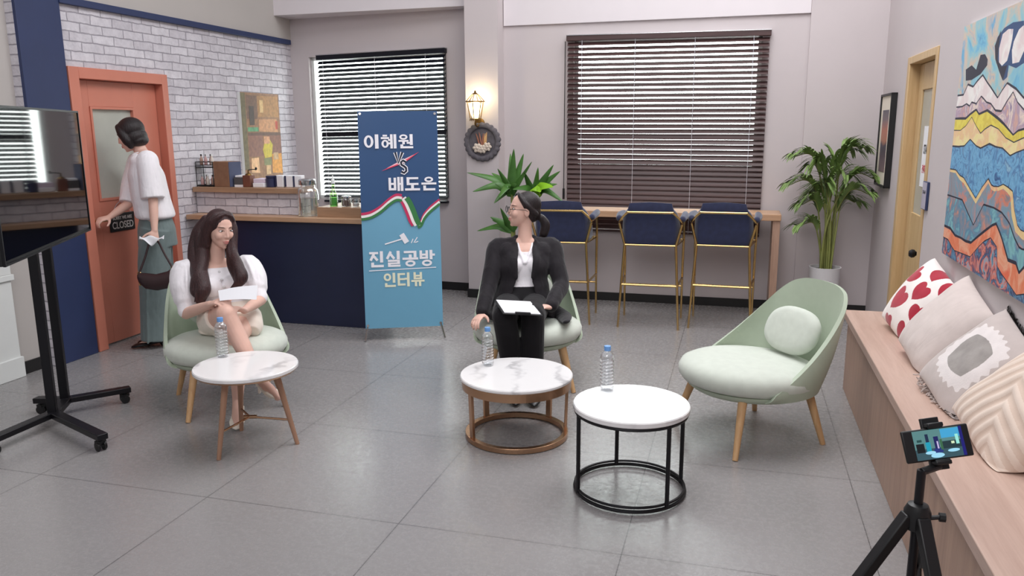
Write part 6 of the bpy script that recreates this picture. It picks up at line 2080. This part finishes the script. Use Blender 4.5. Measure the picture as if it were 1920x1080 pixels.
for h_, a_ in ((hpL, aL_), (hpR, aR_)):
    mb.tube([h_, kC(h_, a_), a_], [.080, .055, .032], 16, 4, True)
    mb.tube([a_, a_ + fC * .07 - Z_ * .04, a_ + fC * .15 - Z_ * .068], [.030, .028, .015], 14, 3, True)
for a, b2, c in ((shL, elL, wrL), (shR, elR, wrR)):
    mb.tube([a, a.lerp(b2, .5), b2], [.042, .038, .034], 16, 3, True); mb.tube([b2, b2.lerp(c, .4), c], [.034, .032, .022], 14, 3, True)
mb.tube([shL, neckC - Z_ * .01, shR], [.040, .046, .040], 16, 4, True)
head_shape(mb, HC, neckC - Z_ * .01, .046)
hand(mb, wrL, V(*(-4.088, 4.813, 0.831)) - wrL, V(-.7, .5, .0), -1, (1.0, 1.1, .7), .0, .6)
hand(mb, wrR, V(*(-4.520, 4.763, 0.979)) - wrR, V(-.3, -.2, -1), 1, (.5, .8, .6), .02, .4)
bodyC = wpart(remesh(mb, 'body', 'skin', .005, 5), rC)
face_parts(bodyC, HC, rC, 0, .9)
mb = MB()
keysS = [(pelC + Z_ * .045, .150, .115, lC, fC), (pelC + Z_ * .075, .182, .142, lC, fC), (pelC.lerp(neckC, .40), .176, .135, lC, fC), (pelC.lerp(neckC, .66), .176, .130, lC, fC), (pelC.lerp(neckC, .88), .172, .096, lC, fC), (neckC - Z_ * .01, .088, .070, lC, fC)]
torso_rings(mb, spine_interp(keysS, 5))
for s_, a, b2 in ((1, shL, elL), (-1, shR, elR)):
    mb.tube([a - lC * s_ * .05, a + lC * s_ * .01, a.lerp(b2, .5) + lC * s_ * .008, a.lerp(b2, .97)], [.066, .078, .080, .084 if s_ > 0 else .066], 22, 4, False)
mb.tube([neckC + fC * .050 + lC * .03 - Z_ * .012, neckC + lC * .058 - Z_ * .002, neckC - fC * .040 + Z_ * .0, neckC - lC * .058 - Z_ * .002, neckC + fC * .050 - lC * .03 - Z_ * .012], .014, 10, 5, True)
wpart(remesh(mb, 'shirt', 'white_cloth', .006, 3), rC)
mb = MB()
torso_rings(mb, spine_interp([(pelC - Z_ * .16, .168, .140, lC, fC), (pelC - Z_ * .05, .166, .135, lC, fC), (pelC + Z_ * .06, .142, .112, lC, fC)], 4))
for h_, a_ in ((hpL, aL_), (hpR, aR_)):
    g_ = V(a_.x, a_.y, .055)
    mb.tube([h_, h_.lerp(g_, .3) + fC * .02, h_.lerp(g_, .62) + fC * .012, g_ + fC * .015], [.110, .112, .112, .108], 24, 4)
    for k_ in range(4):
        an = k_ * 1.5 + .5; u_ = lC * cos(an) + fC * sin(an)
        mb.tube([h_ + u_ * .102 - Z_ * .05, h_.lerp(g_, .55) + fC * .012 + u_ * .113, g_ + fC * .015 + u_ * .108], [.004, .008, .008], 8, 4, True)
wpart(remesh(mb, 'trousers', 'trouser_grey', .0065, 3), rC)
for a_ in (aL_, aR_):
    mb = MB(); pump(mb, V(a_.x, a_.y, .034) - fC * .03, V(a_.x, a_.y, .005) + fC * .19, V(0, 0, 1), .042, .03)
    wpart(part('shoe', mb, 'shoe_black', None, angle=50), rC)
mb = MB(); R3 = HC.to_3x3()
mb.ell(hloc(HC, 0, .028, .034), (.089, .098, .092), R3, 28, 18)
mb.ell(hloc(HC, 0, .036, -.028), (.090, .082, .072), R3, 28, 18)
mb.ell(hloc(HC, 0, .050, -.066), (.082, .062, .040), R3, 28, 18)
for s_ in (-1, 1):
    mb.tube([hloc(HC, s_ * .004, -.036, .098), hloc(HC, s_ * .046, -.034, .074), hloc(HC, s_ * .062, -.020, .02), hloc(HC, s_ * .064, -.008, -.04), hloc(HC, s_ * .062, -.006, -.078)], [.010, .022, .036, .038, .024], 14, 5, True)
wpart(remesh(mb, 'hair', 'hair_black', .0048, 6), rC)
# handbag and tissue in her hand
hC = wrL + (V(*(-4.088, 4.813, 0.831)) - wrL).normalized() * .085
hbg = thing('handbag', 'dark brown leather handbag hanging from the hand of the standing woman', 'bag', hC - Z_ * .33)
o_ = Vector(hbg.location)
cx_ = (V(*(-3.958, 4.821, 0.645)) - V(*(-4.185, 4.748, 0.601))); cx_.z = 0; cx_.normalize(); cy_ = V(-cx_.y, cx_.x, 0)
c0 = V(*(-4.042, 4.748, 0.559)) - o_
mb = MB(); rings = []
for t, zt, zb, th in ((-1, .040, .000, .012), (-.9, .052, -.030, .030), (-.6, .050, -.068, .042), (0, .040, -.082, .046), (.6, .060, -.066, .042), (.9, .086, -.020, .030), (1.0, .090, .030, .012)):
    c = c0 + cx_ * (t * .135) + Z_ * ((zt + zb) / 2)
    rings.append([c + cy_ * (th * cos(2 * pi * k_ / 20)) + Z_ * ((zt - zb) / 2 * sin(2 * pi * k_ / 20)) for k_ in range(20)])
mb.loft(rings); part('bag_body', mb, 'bag', hbg, bevel=.004)
top = hC - o_
eL, eR = c0 - cx_ * .122 + Z_ * .045, c0 + cx_ * .122 + Z_ * .085
mb = MB(); mb.tube([eL, eL.lerp(top, .5) - cx_ * .012, top - cx_ * .03 + Z_ * .0, top + Z_ * .004, top + cx_ * .03, eR.lerp(top, .5) + cx_ * .012, eR], .0075, 10, 5); part('strap', mb, 'bag', hbg)
for e in (eL, eR):
    mb = MB(); mb.ring(e, .012, .003, 16, 6, ax=(cx_, Z_)); mb.tube([e, e - Z_ * .02], .005, 8); part('buckle', mb, 'gold', hbg)
for i in range(4):
    pass
mb = MB(); mb.tube([eL - cy_ * .0 - Z_ * .01, eL - cx_ * .006 - Z_ * .05, eL - cx_ * .001 - Z_ * .085], [.005, .007, .006], 8, 4, True); part('chain_charm', mb, 'gold', hbg)
ts = thing('tissue', 'crumpled white tissue in the hand of the standing woman', 'tissue', hC)
mb = MB()
mb.grid(lambda u, v: cx_ * ((u - .5) * .17) + cy_ * (-.035 + .03 * (v - .5)) + Z_ * (.012 + (v - .5) * .05 * (1 - abs(u - .5) * 1.2) + .012 * sin(u * 9 + v * 4) + abs(u - .5) * .05), 14, 6)
part('tissue_sheet', mb, 'paper', ts, solid=.001, angle=80)
